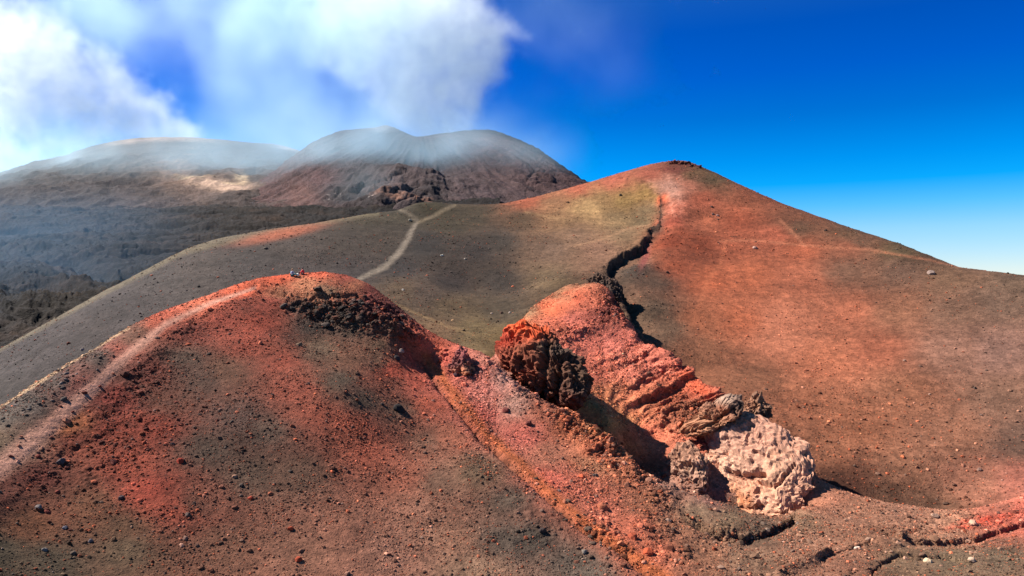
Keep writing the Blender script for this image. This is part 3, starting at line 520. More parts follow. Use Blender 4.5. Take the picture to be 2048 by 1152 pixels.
Gl = [(p[0]+16, p[1]-2) for p in G]; dd2, _, _ = seg_dist(px+V3(3, 3, 104)*12, py, Gl)
cols = tint(cols, np.exp(-(dd2/11)**2)*front*.8, (182, 92, 48))
cols = tint(cols, np.exp(-(np.abs(dd-1)/4)**2)*front*np.clip((py-705)/50, 0, 1)*.7*np.clip(.6+mid*2, 0, 1), (80, 50, 36))  # thin shadow in the crease painted as a dark line on the soil
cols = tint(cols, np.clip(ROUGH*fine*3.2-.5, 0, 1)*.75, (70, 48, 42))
cols = tint(cols, np.clip((5-(py-np.interp(px, [p[0] for p in CR], [p[1] for p in CR])))/6, 0, 1)*front*(px < 260)*.8, (205, 175, 140))
cols = tint(cols, np.clip(blob(px, py, (1960, 1046, 70, 9, -12)), 0, 1)*np.clip(.6+fine*3, 0, 1), (190, 62, 48))
cols = tint(cols, np.clip(blob(px, py, (1395, 772, 45, 12, 38)), 0, 1)*.8, (215, 92, 62))
mask = (Y < (cp+20)[None])
shA = (*reproject(Pg), Pg); colsA = np.clip(cols, .004, 1)
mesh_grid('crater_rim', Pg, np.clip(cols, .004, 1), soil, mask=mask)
# ================================================================== smoke from the craters
def make_smoke(name, label, bounds, vox, dense, tone):
    ng = bpy.data.node_groups.new(name+'_field', 'GeometryNodeTree')
    ng.interface.new_socket('Geometry', in_out='OUTPUT', socket_type='NodeSocketGeometry')
    ng.interface.new_socket('Geometry', in_out='INPUT', socket_type='NodeSocketGeometry')
    n = N(ng); pos = n.n('GeometryNodeInputPosition').outputs[0]
    nz = n.n('ShaderNodeTexNoise'); n.l(pos, nz.inputs['Vector']); nz.inputs['Scale'].default_value = 1/330; nz.inputs['Detail'].default_value = 2
    w1 = n.n('ShaderNodeVectorMath', operation='SUBTRACT'); n.l(nz.outputs['Color'], w1.inputs[0]); w1.inputs[1].default_value = (.5, .5, .5)
    w2 = n.n('ShaderNodeVectorMath', operation='SCALE'); n.l(w1.outputs[0], w2.inputs[0]); w2.inputs['Scale'].default_value = 170
    w3 = n.n('ShaderNodeVectorMath', operation='ADD'); n.l(pos, w3.inputs[0]); n.l(w2.outputs[0], w3.inputs[1]); P = w3.outputs[0]
    def g(px, py, Y, rx, ry, rd, amp, rot=0, warp=True):
        c = ((px-1024)/F*Y, Y, (576-py)/F*Y); k = Y/F
        a = n.n('ShaderNodeVectorMath', operation='SUBTRACT'); n.l(P if warp else pos, a.inputs[0]); a.inputs[1].default_value = c; v = a.outputs[0]
        if rot:
            r = n.n('ShaderNodeVectorRotate', rotation_type='Y_AXIS'); n.l(v, r.inputs['Vector']); r.inputs['Angle'].default_value = rad(rot); v = r.outputs[0]
        b = n.n('ShaderNodeVectorMath', operation='DIVIDE'); n.l(v, b.inputs[0]); b.inputs[1].default_value = (rx*k, rd, ry*k)
        l = n.n('ShaderNodeVectorMath', operation='DOT_PRODUCT'); n.l(b.outputs[0], l.inputs[0]); n.l(b.outputs[0], l.inputs[1])
        e = n.m('POWER', 2.71828, n.m('MULTIPLY', l.outputs['Value'], -1.0))
        return n.m('MULTIPLY', e, amp)
    def add(L):
        o = L[0]
        for x in L[1:]: o = n.m('ADD', o, x)
        return o
    fb = n.noise(P, 1/150, 7, 0.62); fb2 = n.noise(P, 1/420, 4, 0.5)
    nn_ = n.m('ADD', n.m('MULTIPLY', n.m('SUBTRACT', fb, 0.5), 2.3), n.m('MULTIPLY', n.m('SUBTRACT', fb2, 0.5), 0.9))
    Dn = add([g(865, 262, 2330, 52, 34, 90, 1.0), g(862, 215, 2340, 75, 60, 120, 1.0), g(870, 150, 2350, 110, 75, 160, .95), g(880, 70, 2370, 140, 80, 190, .8), g(830, -20, 2390, 170, 80, 200, .8),
              g(975, 140, 2360, 62, 62, 120, .75), g(800, 40, 2380, 120, 80, 160, .5), g(760, 140, 2380, 90, 80, 130, .5), g(640, 60, 2400, 130, 90, 130, .34), g(560, 180, 2400, 110, 70, 110, .26), g(460, 30, 2450, 120, 60, 110, .30), g(930, 200, 2350, 50, 60, 90, .6),
              g(350, 262, 2740, 75, 26, 90, 1.0), g(250, 225, 2740, 105, 62, 110, 1.0), g(150, 165, 2740, 130, 85, 120, .85), g(50, 140, 2740, 110, 120, 120, .8), g(-20, 50, 2740, 110, 80, 120, .6),
              g(90, 280, 2720, 130, 60, 90, .8), g(-20, 290, 2700, 90, 70, 90, .8)])
    dens_ = n.m('MULTIPLY', n.ramp(n.m('ADD', Dn, n.m('MULTIPLY', nn_, 0.78)), 0.38, 0.86, 0, 1), n.ramp(n.noise(P, 1/60, 6, 0.75), .36, .64, .0010, .0085))
    Vl = add([g(560, 120, 2350, 190, 130, 220, .62), g(650, 20, 2350, 190, 100, 220, .6), g(480, 10, 2350, 170, 60, 220, .6), g(700, 200, 2350, 130, 90, 200, .6), g(200, 20, 2600, 120, 60, 200, .9), g(560, 240, 2350, 110, 55, 180, .5),
              g(1080, 60, 2450, 170, 110, 180, .10), g(1240, 90, 2450, 110, 90, 150, .05), g(1010, 230, 2400, 80, 50, 120, .3), g(20, 340, 2350, 160, 50, 160, .9), g(-40, 370, 2000, 110, 35, 140, .3),
              g(170, 325, 2300, 150, 55, 160, 1.2), g(430, 320, 2150, 160, 55, 160, .95), g(690, 330, 2000, 120, 60, 150, 1.5, 30), g(820, 300, 2060, 130, 50, 140, 1.5), g(940, 320, 2000, 120, 60, 140, 1.25), g(690, 390, 1560, 90, 40, 60, .5),
              g(1062, 300, 2330, 32, 13, 50, 2.2, 35), g(573, 291, 2480, 26, 7, 35, 1.6, 10), g(766, 250, 2240, 16, 10, 30, 6), g(720, 260, 2260, 34, 7, 30, 1.8)])
    veil = n.m('MULTIPLY', n.m('MULTIPLY', Vl, n.ramp(n.m('ADD', fb, n.m('MULTIPLY', n.m('SUBTRACT', fb2, .5), .8)), 0.36, 0.68, 0.1, 1.7)), 0.0024)
    if dense == 2:
        veil = n.m('MULTIPLY', add([g(20, 520, 850, 330, 110, 170, .15), g(0, 600, 560, 300, 130, 90, .30), g(0, 460, 1300, 330, 60, 150, .10)]), 0.0024)
    tot = dens_ if dense == 1 else veil; tot = n.m('MULTIPLY', n.m('MAXIMUM', n.m('SUBTRACT', tot, 0.00003), 0), 200.0)
    vc = n.n('GeometryNodeVolumeCube'); n.l(tot, vc.inputs['Density']); vc.inputs['Min'].default_value = bounds[0]; vc.inputs['Max'].default_value = bounds[1]
    for i, k in enumerate(('X', 'Y', 'Z')): vc.inputs['Resolution '+k].default_value = int((bounds[1][i]-bounds[0][i])/vox)
    m = bpy.data.materials.new('smoke'); m.use_nodes = True; mt = m.node_tree; mt.nodes.clear(); k = N(mt)
    pv = k.n('ShaderNodeVolumePrincipled'); pv.inputs['Color'].default_value = tone; pv.inputs['Density'].default_value = 0.005; pv.inputs['Anisotropy'].default_value = SMOKE_G
    ou = k.n('ShaderNodeOutputMaterial'); k.l(pv.outputs[0], ou.inputs['Volume'])
    sm = n.n('GeometryNodeSetMaterial'); n.l(vc.outputs[0], sm.inputs[0]); sm.inputs['Material'].default_value = m
    out = n.n('NodeGroupOutput'); n.l(sm.outputs[0], out.inputs[0])
    vol = bpy.data.volumes.new(name); o = bpy.data.objects.new(name, vol); C.objects.link(o); vol.materials.append(m)
    md = o.modifiers.new('field', 'NODES'); md.node_group = ng
    o['kind'] = 'stuff'; o['label'] = label
    return o
SMOKE_G = 0.3
make_smoke('smoke', 'white smoke plumes rising from the two far craters', ((-2600, 1950, 330), (760, 3000, 1350)), 10.5, 1, (.93, .985, 1, 1))
make_smoke('thin_smoke', 'thin bluish smoke drifting over the volcano, the lava field and the sky beside the plumes', ((-2750, 400, -60), (1500, 3000, 1400)), 24.0, 0, (.62, .84, 1, 1))
make_smoke('valley_haze', 'faint blue haze lying over the black lava field at the left', ((-1500, 380, -60), (600, 1700, 420)), 26.0, 2, (.24, .58, 1, 1))
# ================================================================== rocks
def rock_mat(name, g=1.0, bump=0.9, base=None, inst=False):
    m = bpy.data.materials.new(name); m.use_nodes = True; n = N(m.node_tree); b = m.node_tree.nodes['Principled BSDF']
    b.inputs['Roughness'].default_value = 0.92; b.inputs['Specular IOR Level'].default_value = 0.15
    tc = n.n('ShaderNodeTexCoord').outputs['Object']
    if base is None: col = n.n('ShaderNodeAttribute', attribute_name='tint', attribute_type='INSTANCER' if inst else 'GEOMETRY').outputs['Color']
    else: col = None
    n1 = n.noise(tc, 1.6/g, 6, 0.65); n2 = n.noise(tc, 7/g, 4, 0.7)
    k = n.m('MULTIPLY', n.ramp(n1, .25, .75, .62, 1.35), n.ramp(n2, .2, .8, .72, 1.28))
    vm = n.n('ShaderNodeVectorMath', operation='SCALE'); n.put(vm.inputs[0], col if col is not None else base); n.put(vm.inputs['Scale'], k)
    n.l(vm.outputs[0], b.inputs['Base Color'])
    bp = n.n('ShaderNodeBump'); bp.inputs['Strength'].default_value = bump; bp.inputs['Distance'].default_value = .10*g
    n.l(n.m('ADD', n1, n.m('MULTIPLY', n2, .5)), bp.inputs['Height']); n.l(bp.outputs[0], b.inputs['Normal'])
    return m
def ico(sub):
    bm = bmesh.new(); bmesh.ops.create_icosphere(bm, subdivisions=sub, radius=1)
    v = np.array([x.co[:] for x in bm.verts]); f = np.array([[q.index for q in t.verts] for t in bm.faces]); bm.free(); return v, f
ICO = {}
def get_ico(s):
    if s not in ICO: ICO[s] = ico(s)
    return ICO[s]
def cut_sphere(D, rng, npl=14, lo=.62, hi=.95):
    nrm = rng.normal(size=(npl, 3)); nrm /= np.linalg.norm(nrm, axis=1)[:, None]; dd = rng.uniform(lo, hi, npl)
    dots = D @ nrm.T; r = np.where(dots > .05, dd/np.maximum(dots, .05), 9).min(1); return np.minimum(r, 1.0)
def new_mesh(name, v, f, cols=None, mat=None, smooth=False):
    me = bpy.data.meshes.new(name); me.vertices.add(len(v)); me.vertices.foreach_set('co', np.asarray(v, np.float32).ravel())
    me.loops.add(len(f)*3); me.loops.foreach_set('vertex_index', np.asarray(f, np.int32).ravel())
    me.polygons.add(len(f)); me.polygons.foreach_set('loop_start', np.arange(0, len(f)*3, 3, dtype=np.int32))
    me.polygons.foreach_set('use_smooth', np.full(len(f), smooth)); me.update(calc_edges=True)
    if cols is not None:
        at = me.color_attributes.new('tint', 'FLOAT_COLOR', 'POINT'); at.data.foreach_set('color', np.concatenate([cols, np.ones((len(cols), 1))], 1).astype(np.float32).ravel())
    if mat: me.materials.append(mat)
    return me
def stone_mesh(name, seed, sub=2, mat=None, flat=(1, .85, .7), rough=.10):
    rng = np.random.default_rng(seed); D, f = get_ico(sub); r = cut_sphere(D, rng, 12, .6, .95)
    v = D*r[:, None]*np.array(flat); nz = fbm(v+seed*7.1, .8, 3, seed, .6); v = v*(1+rough*2*nz[:, None]); return new_mesh(name, v, f, None, mat)
out_m = rock_mat('outcrop_rock')
def outcrop(name, label, poly, Y, depth, PC, seed, tilt=(0, 0), sub=6, rough=.5, npl=10, lump=1.0, cracks=(), smooth=True, K=None, extra=None, cut=.8):
    """a rock body whose outline was sketched at distance Y; real thickness 2*depth, tilted face, broken surface"""
    D, f = get_ico(sub); rng = np.random.default_rng(seed)
    cx = sum(p[0] for p in poly)/len(poly); cy = sum(p[1] for p in poly)/len(poly)
    an = np.array([math.atan2(-(p[1]-cy), p[0]-cx) for p in poly]); rr = np.array([math.hypot(p[0]-cx, p[1]-cy) for p in poly])
    o = np.argsort(an); an, rr = an[o], rr[o]
    th = np.arctan2(D[:, 2], D[:, 0]); R = np.interp(th, np.concatenate([an-2*np.pi, an, an+2*np.pi]), np.tile(rr, 3))*Y/F; R = R*(1+.07*blocks(np.stack([np.cos(th)*4, np.sin(th)*4, D[:, 1]*1.5], 1), 1.0, seed+9))
    h = np.hypot(D[:, 0], D[:, 2]); hh = np.sin(np.clip(np.arcsin(np.clip(h, 0, 1))*1.0, 0, np.pi/2))**.85
    k = cut_sphere(D, rng, npl, cut, 1.0)
    x = np.cos(th)*R*hh; z = np.sin(th)*R*hh; y = D[:, 1]*depth*k
    y = y+tilt[0]*x+tilt[1]*z
    v = np.stack([x, y, z], 1); c0 = np.array([(cx-1024)/F*Y, Y, (576-cy)/F*Y]); w = v+c0
    nn = D.copy(); nn[:, 1] *= 1.4; nn /= np.linalg.norm(nn, axis=1)[:, None]
    if tilt != (0, 0): nn[:, 0] -= tilt[0]*nn[:, 1]; nn[:, 2] -= tilt[1]*nn[:, 1]; nn /= np.linalg.norm(nn, axis=1)[:, None]
    ww = w+np.stack([fbm(w, .9, 3, seed+k) for k in (20, 21, 22)], 1)*.35
    d = fbm(w, 3.2, 4, seed, .5)*.55*lump+blocks(ww, 2.4, seed, .8, .3)*.40*lump+blocks(ww, 1.0, seed+1, .9, .45)*.17*rough+blocks(w, .42, seed+2, .9, .4)*.09*rough+fbm(w, .3, 5, seed+5, .65)*.14*rough
    w = w+nn*(d*min(1.0, depth/2.5))[:, None]
    px = w[:, 0]/w[:, 1]*F+1024; py = 576-w[:, 2]/w[:, 1]*F
    for ln, wd, dp in cracks:
        dd, _, _ = seg_dist(px+fbm(w, 1.0, 3, 9)*9, py+fbm(w, 1.0, 3, 10)*9, ln); m_ = (D[:, 1] < .3)
        w = w-nn*(np.exp(-(dd/wd)**2)*dp*m_)[:, None]
    cols = paint(px, py, w, PC, 9, 3, 2.5, 8)
    cols = cols*np.clip(1+fbm(w, .6, 4, 15)*.9, .45, 1.7)[:, None]
    if extra: cols = extra(cols, px, py, w)
    base = w.mean(0); base[2] = w[:, 2].min()
    ob = bpy.data.objects.new(name, new_mesh(name, w-base, f, np.clip(cols, .004, 1), out_m, smooth)); ob.location = base; C.objects.link(ob)
    ob['label'] = label; ob['category'] = 'rock'; return ob
outcrop('rock_outcrop', 'large craggy knob with bright orange-red top and dark brown right side above the gully',
        [(1000, 690), (1012, 660), (1045, 645), (1078, 655), (1100, 672), (1130, 700), (1165, 728), (1180, 752), (1176, 785), (1150, 808), (1125, 806), (1095, 790), (1060, 775), (1030, 752), (1002, 722)], 91, 4.2,
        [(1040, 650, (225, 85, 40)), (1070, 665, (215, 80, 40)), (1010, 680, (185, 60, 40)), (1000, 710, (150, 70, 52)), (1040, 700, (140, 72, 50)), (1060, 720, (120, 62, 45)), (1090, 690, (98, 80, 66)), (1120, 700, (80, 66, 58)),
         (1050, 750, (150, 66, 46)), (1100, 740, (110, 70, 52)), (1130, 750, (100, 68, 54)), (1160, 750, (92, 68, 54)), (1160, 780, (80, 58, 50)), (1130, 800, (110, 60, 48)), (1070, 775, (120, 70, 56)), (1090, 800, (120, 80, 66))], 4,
        tilt=(-.35, .55), rough=2.0, lump=1.6, smooth=False, cracks=[([(1095, 690), (1088, 740), (1082, 800)], 6, .9), ([(1125, 720), (1118, 760), (1110, 806)], 6, .9), ([(1140, 712), (1150, 745)], 5, .6), ([(1045, 720), (1060, 735)], 6, .6)])
outcrop('rock_outcrop', 'huge pale cream boulder with a dark horizontal crack, biggest rock in the picture',
        [(1420, 962), (1415, 935), (1430, 905), (1434, 870), (1452, 850), (1490, 838), (1530, 836), (1572, 852), (1598, 880), (1607, 905), (1596, 935), (1575, 968), (1552, 998), (1530, 1030), (1495, 1030), (1455, 1008), (1430, 985)], 82, 3.4,
        [(1480, 850, (186, 140, 122)), (1530, 850, (190, 140, 122)), (1450, 880, (190, 143, 125)), (1500, 890, (204, 151, 130)), (1560, 880, (195, 142, 121)), (1590, 905, (195, 144, 122)), (1450, 930, (217, 168, 144)), (1500, 930, (198, 151, 130)), (1560, 930, (204, 154, 129)),
         (1430, 960, (221, 168, 138)), (1500, 980, (214, 153, 124)), (1480, 1000, (209, 140, 103)), (1520, 1000, (221, 167, 143)), (1540, 970, (209, 156, 130)), (1465, 985, (204, 140, 108))], 12,
        tilt=(-.75, .85), rough=1.15, lump=.6, npl=30, cut=.78, smooth=False, cracks=[([(1455, 945), (1490, 952), (1530, 950)], 5, .9), ([(1500, 955), (1540, 975), (1560, 965), (1590, 930)], 3.2, .55), ([(1500, 845), (1495, 890)], 3, .3), ([(1420, 905), (1440, 940)], 3, .2)],
        extra=lambda c, x, y, w: tint(tint(c, np.clip(fbm(w, 1.6, 5, 78, .65)*4-.6, 0, 1)*.6, (150, 98, 74)), np.clip(blob(x, y, (1478, 1000, 18, 18, 80))+blob(x, y, (1500, 1008, 8, 20, 0))*.7, 0, 1)*np.clip(.5+fbm(w*np.array([3, 1, .4]), 1.5, 3, 5)*2, 0, 1), (200, 120, 80)))
outcrop('rock_outcrop', 'small pinkish grey rock wedged left of the huge cream boulder, half in shadow',
        [(1352, 910), (1360, 893), (1385, 888), (1402, 905), (1410, 935), (1408, 960), (1395, 985), (1370, 990), (1350, 960)], 82.5, 1.9,
        [(1370, 900, (165, 120, 100)), (1390, 940, (185, 145, 125)), (1370, 970, (150, 112, 104)), (1400, 970, (150, 110, 96))], 21, tilt=(-.6, .6), rough=2.6, lump=1.2, npl=26, cut=.75, smooth=False, sub=5)
outcrop('rock_outcrop', 'rugged brown-grey pinnacle standing behind the top of the cream boulder',
        [(1490, 838), (1489, 812), (1502, 802), (1508, 786), (1520, 785), (1533, 800), (1535, 836), (1520, 850), (1500, 850)], 89, 1.3,
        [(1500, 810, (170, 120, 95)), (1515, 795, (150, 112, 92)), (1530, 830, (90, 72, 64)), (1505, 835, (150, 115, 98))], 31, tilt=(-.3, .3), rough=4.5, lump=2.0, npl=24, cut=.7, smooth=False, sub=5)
outcrop('rock_outcrop', 'overhanging grey rock ledge with a black hollow beneath, left of the pinnacle',
        [(1362, 866), (1380, 850), (1408, 838), (1435, 812), (1450, 795), (1468, 786), (1484, 790), (1486, 812), (1470, 828), (1448, 838), (1425, 852), (1400, 866), (1378, 873)], 86.5, 3.0,
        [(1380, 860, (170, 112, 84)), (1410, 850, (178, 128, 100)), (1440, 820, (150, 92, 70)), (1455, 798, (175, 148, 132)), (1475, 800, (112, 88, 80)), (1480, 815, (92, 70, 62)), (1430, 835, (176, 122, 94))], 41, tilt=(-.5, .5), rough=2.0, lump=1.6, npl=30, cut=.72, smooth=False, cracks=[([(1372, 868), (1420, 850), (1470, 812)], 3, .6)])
outcrop('rock_outcrop', 'jagged violet-brown rocks poking up on the pink slope left of the big red knob',
        [(900, 752), (898, 735), (912, 715), (918, 697), (926, 700), (934, 720), (948, 738), (952, 752), (930, 758)], 86.5, 1.2,
        [(910, 725, (110, 60, 64)), (925, 705, (170, 90, 90)), (930, 745, (205, 130, 95)), (945, 745, (90, 60, 62))], 51, tilt=(-.4, .5), rough=4.5, lump=2.2, smooth=False, sub=5)

outcrop('rock_outcrop', 'dark red rocky crest at the very top of the orange cone',
        [(1290, 352), (1308, 338), (1335, 328), (1362, 324), (1386, 329), (1398, 342), (1376, 350), (1345, 352), (1316, 356)], 229, 3.0,
        [(1310, 345, (150, 80, 62)), (1345, 342, (110, 48, 42)), (1375, 340, (92, 44, 42)), (1385, 346, (80, 50, 46))], 71, tilt=(-.2, .6), rough=5, lump=2.5, sub=5, smooth=False)
outcrop('rock_outcrop', 'weathered dark rocks at the lip where the shaded scarp meets the red ridge',
        [(1178, 566), (1184, 552), (1200, 546), (1218, 552), (1236, 566), (1244, 588), (1240, 606), (1226, 600), (1208, 586), (1190, 574)], 136, 2.2,
        [(1190, 560, (96, 74, 62)), (1215, 565, (86, 68, 60)), (1235, 590, (66, 54, 52))], 81, tilt=(-.3, .6), rough=2.5, lump=1.6, sub=5, smooth=False)
outcrop('rock_outcrop', 'dark violet crag at the broken top of the red ridge, below the shaded scarp',
        [(1200, 612), (1205, 596), (1218, 590), (1232, 598), (1244, 616), (1242, 636), (1228, 640), (1212, 632)], 120, 1.4,
        [(1210, 605, (120, 60, 52)), (1230, 610, (92, 54, 54)), (1225, 632, (140, 72, 62))], 91, tilt=(-.3, .6), rough=3.5, lump=1.8, sub=5, smooth=False)

STONES = [stone_mesh('stone', 100+i, 2) for i in range(6)]; PEB = [stone_mesh('pebble', 200+i, 1, rough=.05) for i in range(5)]
def rot(rng): return (rng.uniform(-.5, .5), rng.uniform(-.5, .5), rng.uniform(0, 6.28))
RM = {}
def rmat(c):
    if c not in RM: RM[c] = rock_mat('rock_%d_%d_%d' % c, .35, .8, tuple(s2l(np.array(c))*K_ALB))
    return RM[c]
def boulder(sh, px, py, wpx, label, col, seed, name='boulder', group=None, flat=(1, .85, .75)):
    p = visible_at(sh, px, py); r = wpx/2*p.y/F
    me = stone_mesh('boulder', seed, 3, rmat(col), flat, .16); o = bpy.data.objects.new(name, me); C.objects.link(o)
    o.location = (p.x, p.y, p.z+r*.08); rng = random.Random(seed); o.rotation_euler = rot(rng); o.scale = (r, r, r)
    o['label'] = label; o['category'] = 'rock'
    if group: o['group'] = group
    return o
BD = [('A', 120, 926, 22, 'dark grey boulder with a long shadow on the red slope near the trail edge', (92, 82, 84)),
      ('A', 360, 924, 18, 'rusty red boulder throwing a thin pointed shadow on the brown slope', (165, 62, 45)),
      ('A', 76, 1016, 16, 'rounded grey stone on the ochre patch at the lower left', (130, 118, 116)),
      ('A', 243, 997, 14, 'dark grey stone above the bright red patch on the left slope', (95, 78, 78)),
      ('A', 130, 1056, 12, 'blue-grey stone, lower of two, on the dark lower left slope', (100, 96, 108)),
      ('A', 182, 1082, 13, 'slate-grey flat stone on the lower left slope', (92, 88, 96)),
      ('A', 88, 1100, 14, 'pale grey flat stone close to the bottom left corner', (130, 122, 118)),
      ('A', 376, 1030, 15, 'squat brown-grey stone right of the bright red patch', (96, 76, 70)),
      ('A', 500, 997, 12, 'small red stone in the middle of the brown hillside', (180, 72, 52)),
      ('A', 582, 1058, 15, 'orange-red stone with short shadow low on the brown hillside', (190, 86, 58)),
      ('A', 597, 1120, 17, 'orange-brown stone at the bottom of the hillside casting a flat shadow', (165, 74, 50)),
      ('A', 596, 691, 18, 'round grey-brown boulder below the dark cliff, on the edge of the red streak', (128, 104, 84)),
      ('A', 520, 686, 12, 'pale orange stone on the red streak beneath the hilltop', (215, 120, 90)),
      ('A', 797, 820, 27, 'large black boulder alone in the dark gravel right of the red streak', (48, 42, 42)),
      ('A', 803, 703, 15, 'pale-topped grey boulder, upper of the pair on the red saddle slope', (165, 140, 130)),
      ('A', 793, 718, 16, 'black boulder, lower of the pair on the red saddle slope', (62, 54, 56)),
      ('A', 765, 810, 11, 'small dark stone left of the large black boulder', (66, 58, 56)),
      ('A', 712, 748, 12, 'brown stone on the gravel below the dark cliff', (110, 78, 60)),
      ('A', 940, 742, 24, 'tan block with a black shadow in the pink slope below the jagged rocks', (205, 135, 95)),
      ('A', 912, 750, 16, 'dark violet block left of the tan block', (80, 56, 64)),
      ('A', 1010, 822, 18, 'brown-red block in the pink slope below the big red knob', (120, 62, 56)),
      ('A', 1058, 848, 17, 'dark red block on the pink slope under the rubble ridge', (112, 58, 52)),
      ('A', 1164, 955, 17, 'orange-lit boulder with a dark triangular shadow on the pink strip', (205, 98, 66)),
      ('A', 1118, 982, 9, 'lone grey stone in the pink strip', (120, 104, 100)),
      ('A', 1205, 1015, 30, 'biggest orange-brown knob in the pink strip, casting a long black shadow', (170, 98, 72)),
      ('A', 1190, 952, 14, 'grey stone right of the orange-lit boulder', (105, 90, 84)),
      ('A', 1255, 970, 16, 'brown boulder with a blue-black shadow on the slope beneath the gully', (150, 98, 78)),
      ('A', 1265, 1075, 24, 'rough rust-coloured block near the lower end of the pink strip', (165, 80, 56)),
      ('A', 1295, 1105, 26, 'bright orange block at the lower end of the pink strip', (198, 92, 60)),
      ('A', 1167, 1105, 16, 'pale grey stone with a long shadow on the dark lower slope', (150, 136, 124)),
      ('A', 1085, 1062, 20, 'dark lava block on the grey slope left of the pink strip', (70, 58, 56)),
      ('A', 1432, 1020, 16, 'pinkish stone on the smooth brown lip in front of the gully', (165, 120, 98)),
      ('A', 1715, 1097, 15, 'bright white stone beside the step in the lower right gravel', (228, 205, 185)),
      ('A', 1856, 1124, 21, 'largest cream stone near the bottom on the right', (220, 190, 155)),
      ('A', 1942, 1124, 16, 'cream stone with a small ledge, right of the largest cream stone', (200, 170, 145)),
      ('A', 1947, 1048, 22, 'flat beige block on the rubbly rim at the right', (205, 160, 135)),
      ('A', 1738, 1082, 16, 'beige stone on the edge of the dark step at lower right', (165, 130, 110)),
      ('A', 1600, 1072, 16, 'tan stone in gravel below and right of the cream boulder', (170, 125, 100)),
      ('A', 1870, 1033, 18, 'grey-beige flat stone on the rim crest at the right', (175, 140, 120)),
      ('A', 1933, 1083, 17, 'rounded tan stone just under the rubbly rim', (160, 120, 98)),
      ('A', 1540, 1152, 16, 'tan stone half out of the bottom edge, centre right', (165, 120, 95)),
      ('A', 1090, 742, 8, 'small brown stone caught on the big red knob', (120, 80, 60)),
      ('B', 1862, 548, 18, 'grey boulder standing alone below the skyline on the right slope', (150, 128, 118)),
      ('B', 1510, 497, 11, 'pale boulder by the faint path on the orange slope', (190, 150, 135)),
      ('B', 1425, 415, 7, 'dark stone, upper one of a cluster on the red cone', (80, 60, 58)), ('B', 1427, 428, 7, 'dark stone with a pale side in the cluster on the red cone', (110, 84, 80)), ('B', 1434, 431, 7, 'whitish stone at the lower end of the cluster on the red cone', (200, 165, 155)),
      ('B', 532, 498, 10, 'dark-shadowed grey boulder high on the grey flank', (110, 98, 88)), ('B', 882, 512, 7, 'white stone in the middle of the dark bowl', (225, 215, 200)), ('B', 806, 580, 7, 'white stone at the near lip of the bowl', (225, 210, 190)),
      ('B', 930, 518, 6, 'pale stone right of the white stone in the dark bowl', (190, 175, 160)), ('B', 1002, 626, 10, 'brown stone in the group on the bowl floor', (100, 74, 62)), ('B', 1018, 626, 7, 'white stone right in the group on the bowl floor', (225, 205, 190)), ('B', 982, 627, 6, 'pale stone left in the group on the bowl floor', (215, 190, 170)),
      ('B', 1136, 405, 8, 'dark stone beside the bright yellow patch', (110, 80, 60)), ('B', 1240, 391, 8, 'dark stone on the yellow-green patch near the scarp', (95, 82, 66)), ('B', 820, 441, 8, 'pale stone where the grey paths fork', (190, 176, 155)),
      ('B', 1336, 545, 9, 'dark stone at the head of the orange slope under the scarp', (82, 56, 50)), ('B', 1958, 940, 12, 'grey block low on the far inner slope at the right', (140, 110, 98)), ('B', 1805, 915, 12, 'orange stone in the lower inner slope', (205, 115, 78)),
      ('B', 1650, 462, 8, 'dark stone on the skyline flank of the red cone', (100, 78, 66)), ('B', 165, 700, 10, 'pale streaky stone on the grey flank at the far left', (150, 138, 132))]
for i, (s, bx, by, bw, lab, colr) in enumerate(BD): boulder(shA if s == 'A' else shB, bx, by, bw, lab, colr, 500+i)

# stones too many to name: the larger ones as objects, the rest as gravel
def sampler(sh, cols_):
    PX, PY, Pg = sh; du = np.linalg.norm(np.diff(Pg, axis=1)[:-1], axis=-1); dv = np.linalg.norm(np.diff(Pg, axis=0)[:, :-1], axis=-1)
    return (du*dv).astype(np.float64)
def pick(sh, cols_, weight, n, seed):
    rng = np.random.default_rng(seed); PX, PY, Pg = sh; w = sampler(sh, cols_)*weight[:-1, :-1]; c = np.cumsum(w.ravel()); k = np.searchsorted(c, rng.random(n)*c[-1]); k = np.minimum(k, w.size-1)
    r, cc = np.unravel_index(k, w.shape); a, b = rng.random(n)[:, None], rng.random(n)[:, None]
    p = Pg[r, cc]*(1-a)*(1-b)+Pg[r, cc+1]*a*(1-b)+Pg[r+1, cc]*(1-a)*b+Pg[r+1, cc+1]*a*b
    return p, cols_[r, cc], PX[r, cc], PY[r, cc], rng
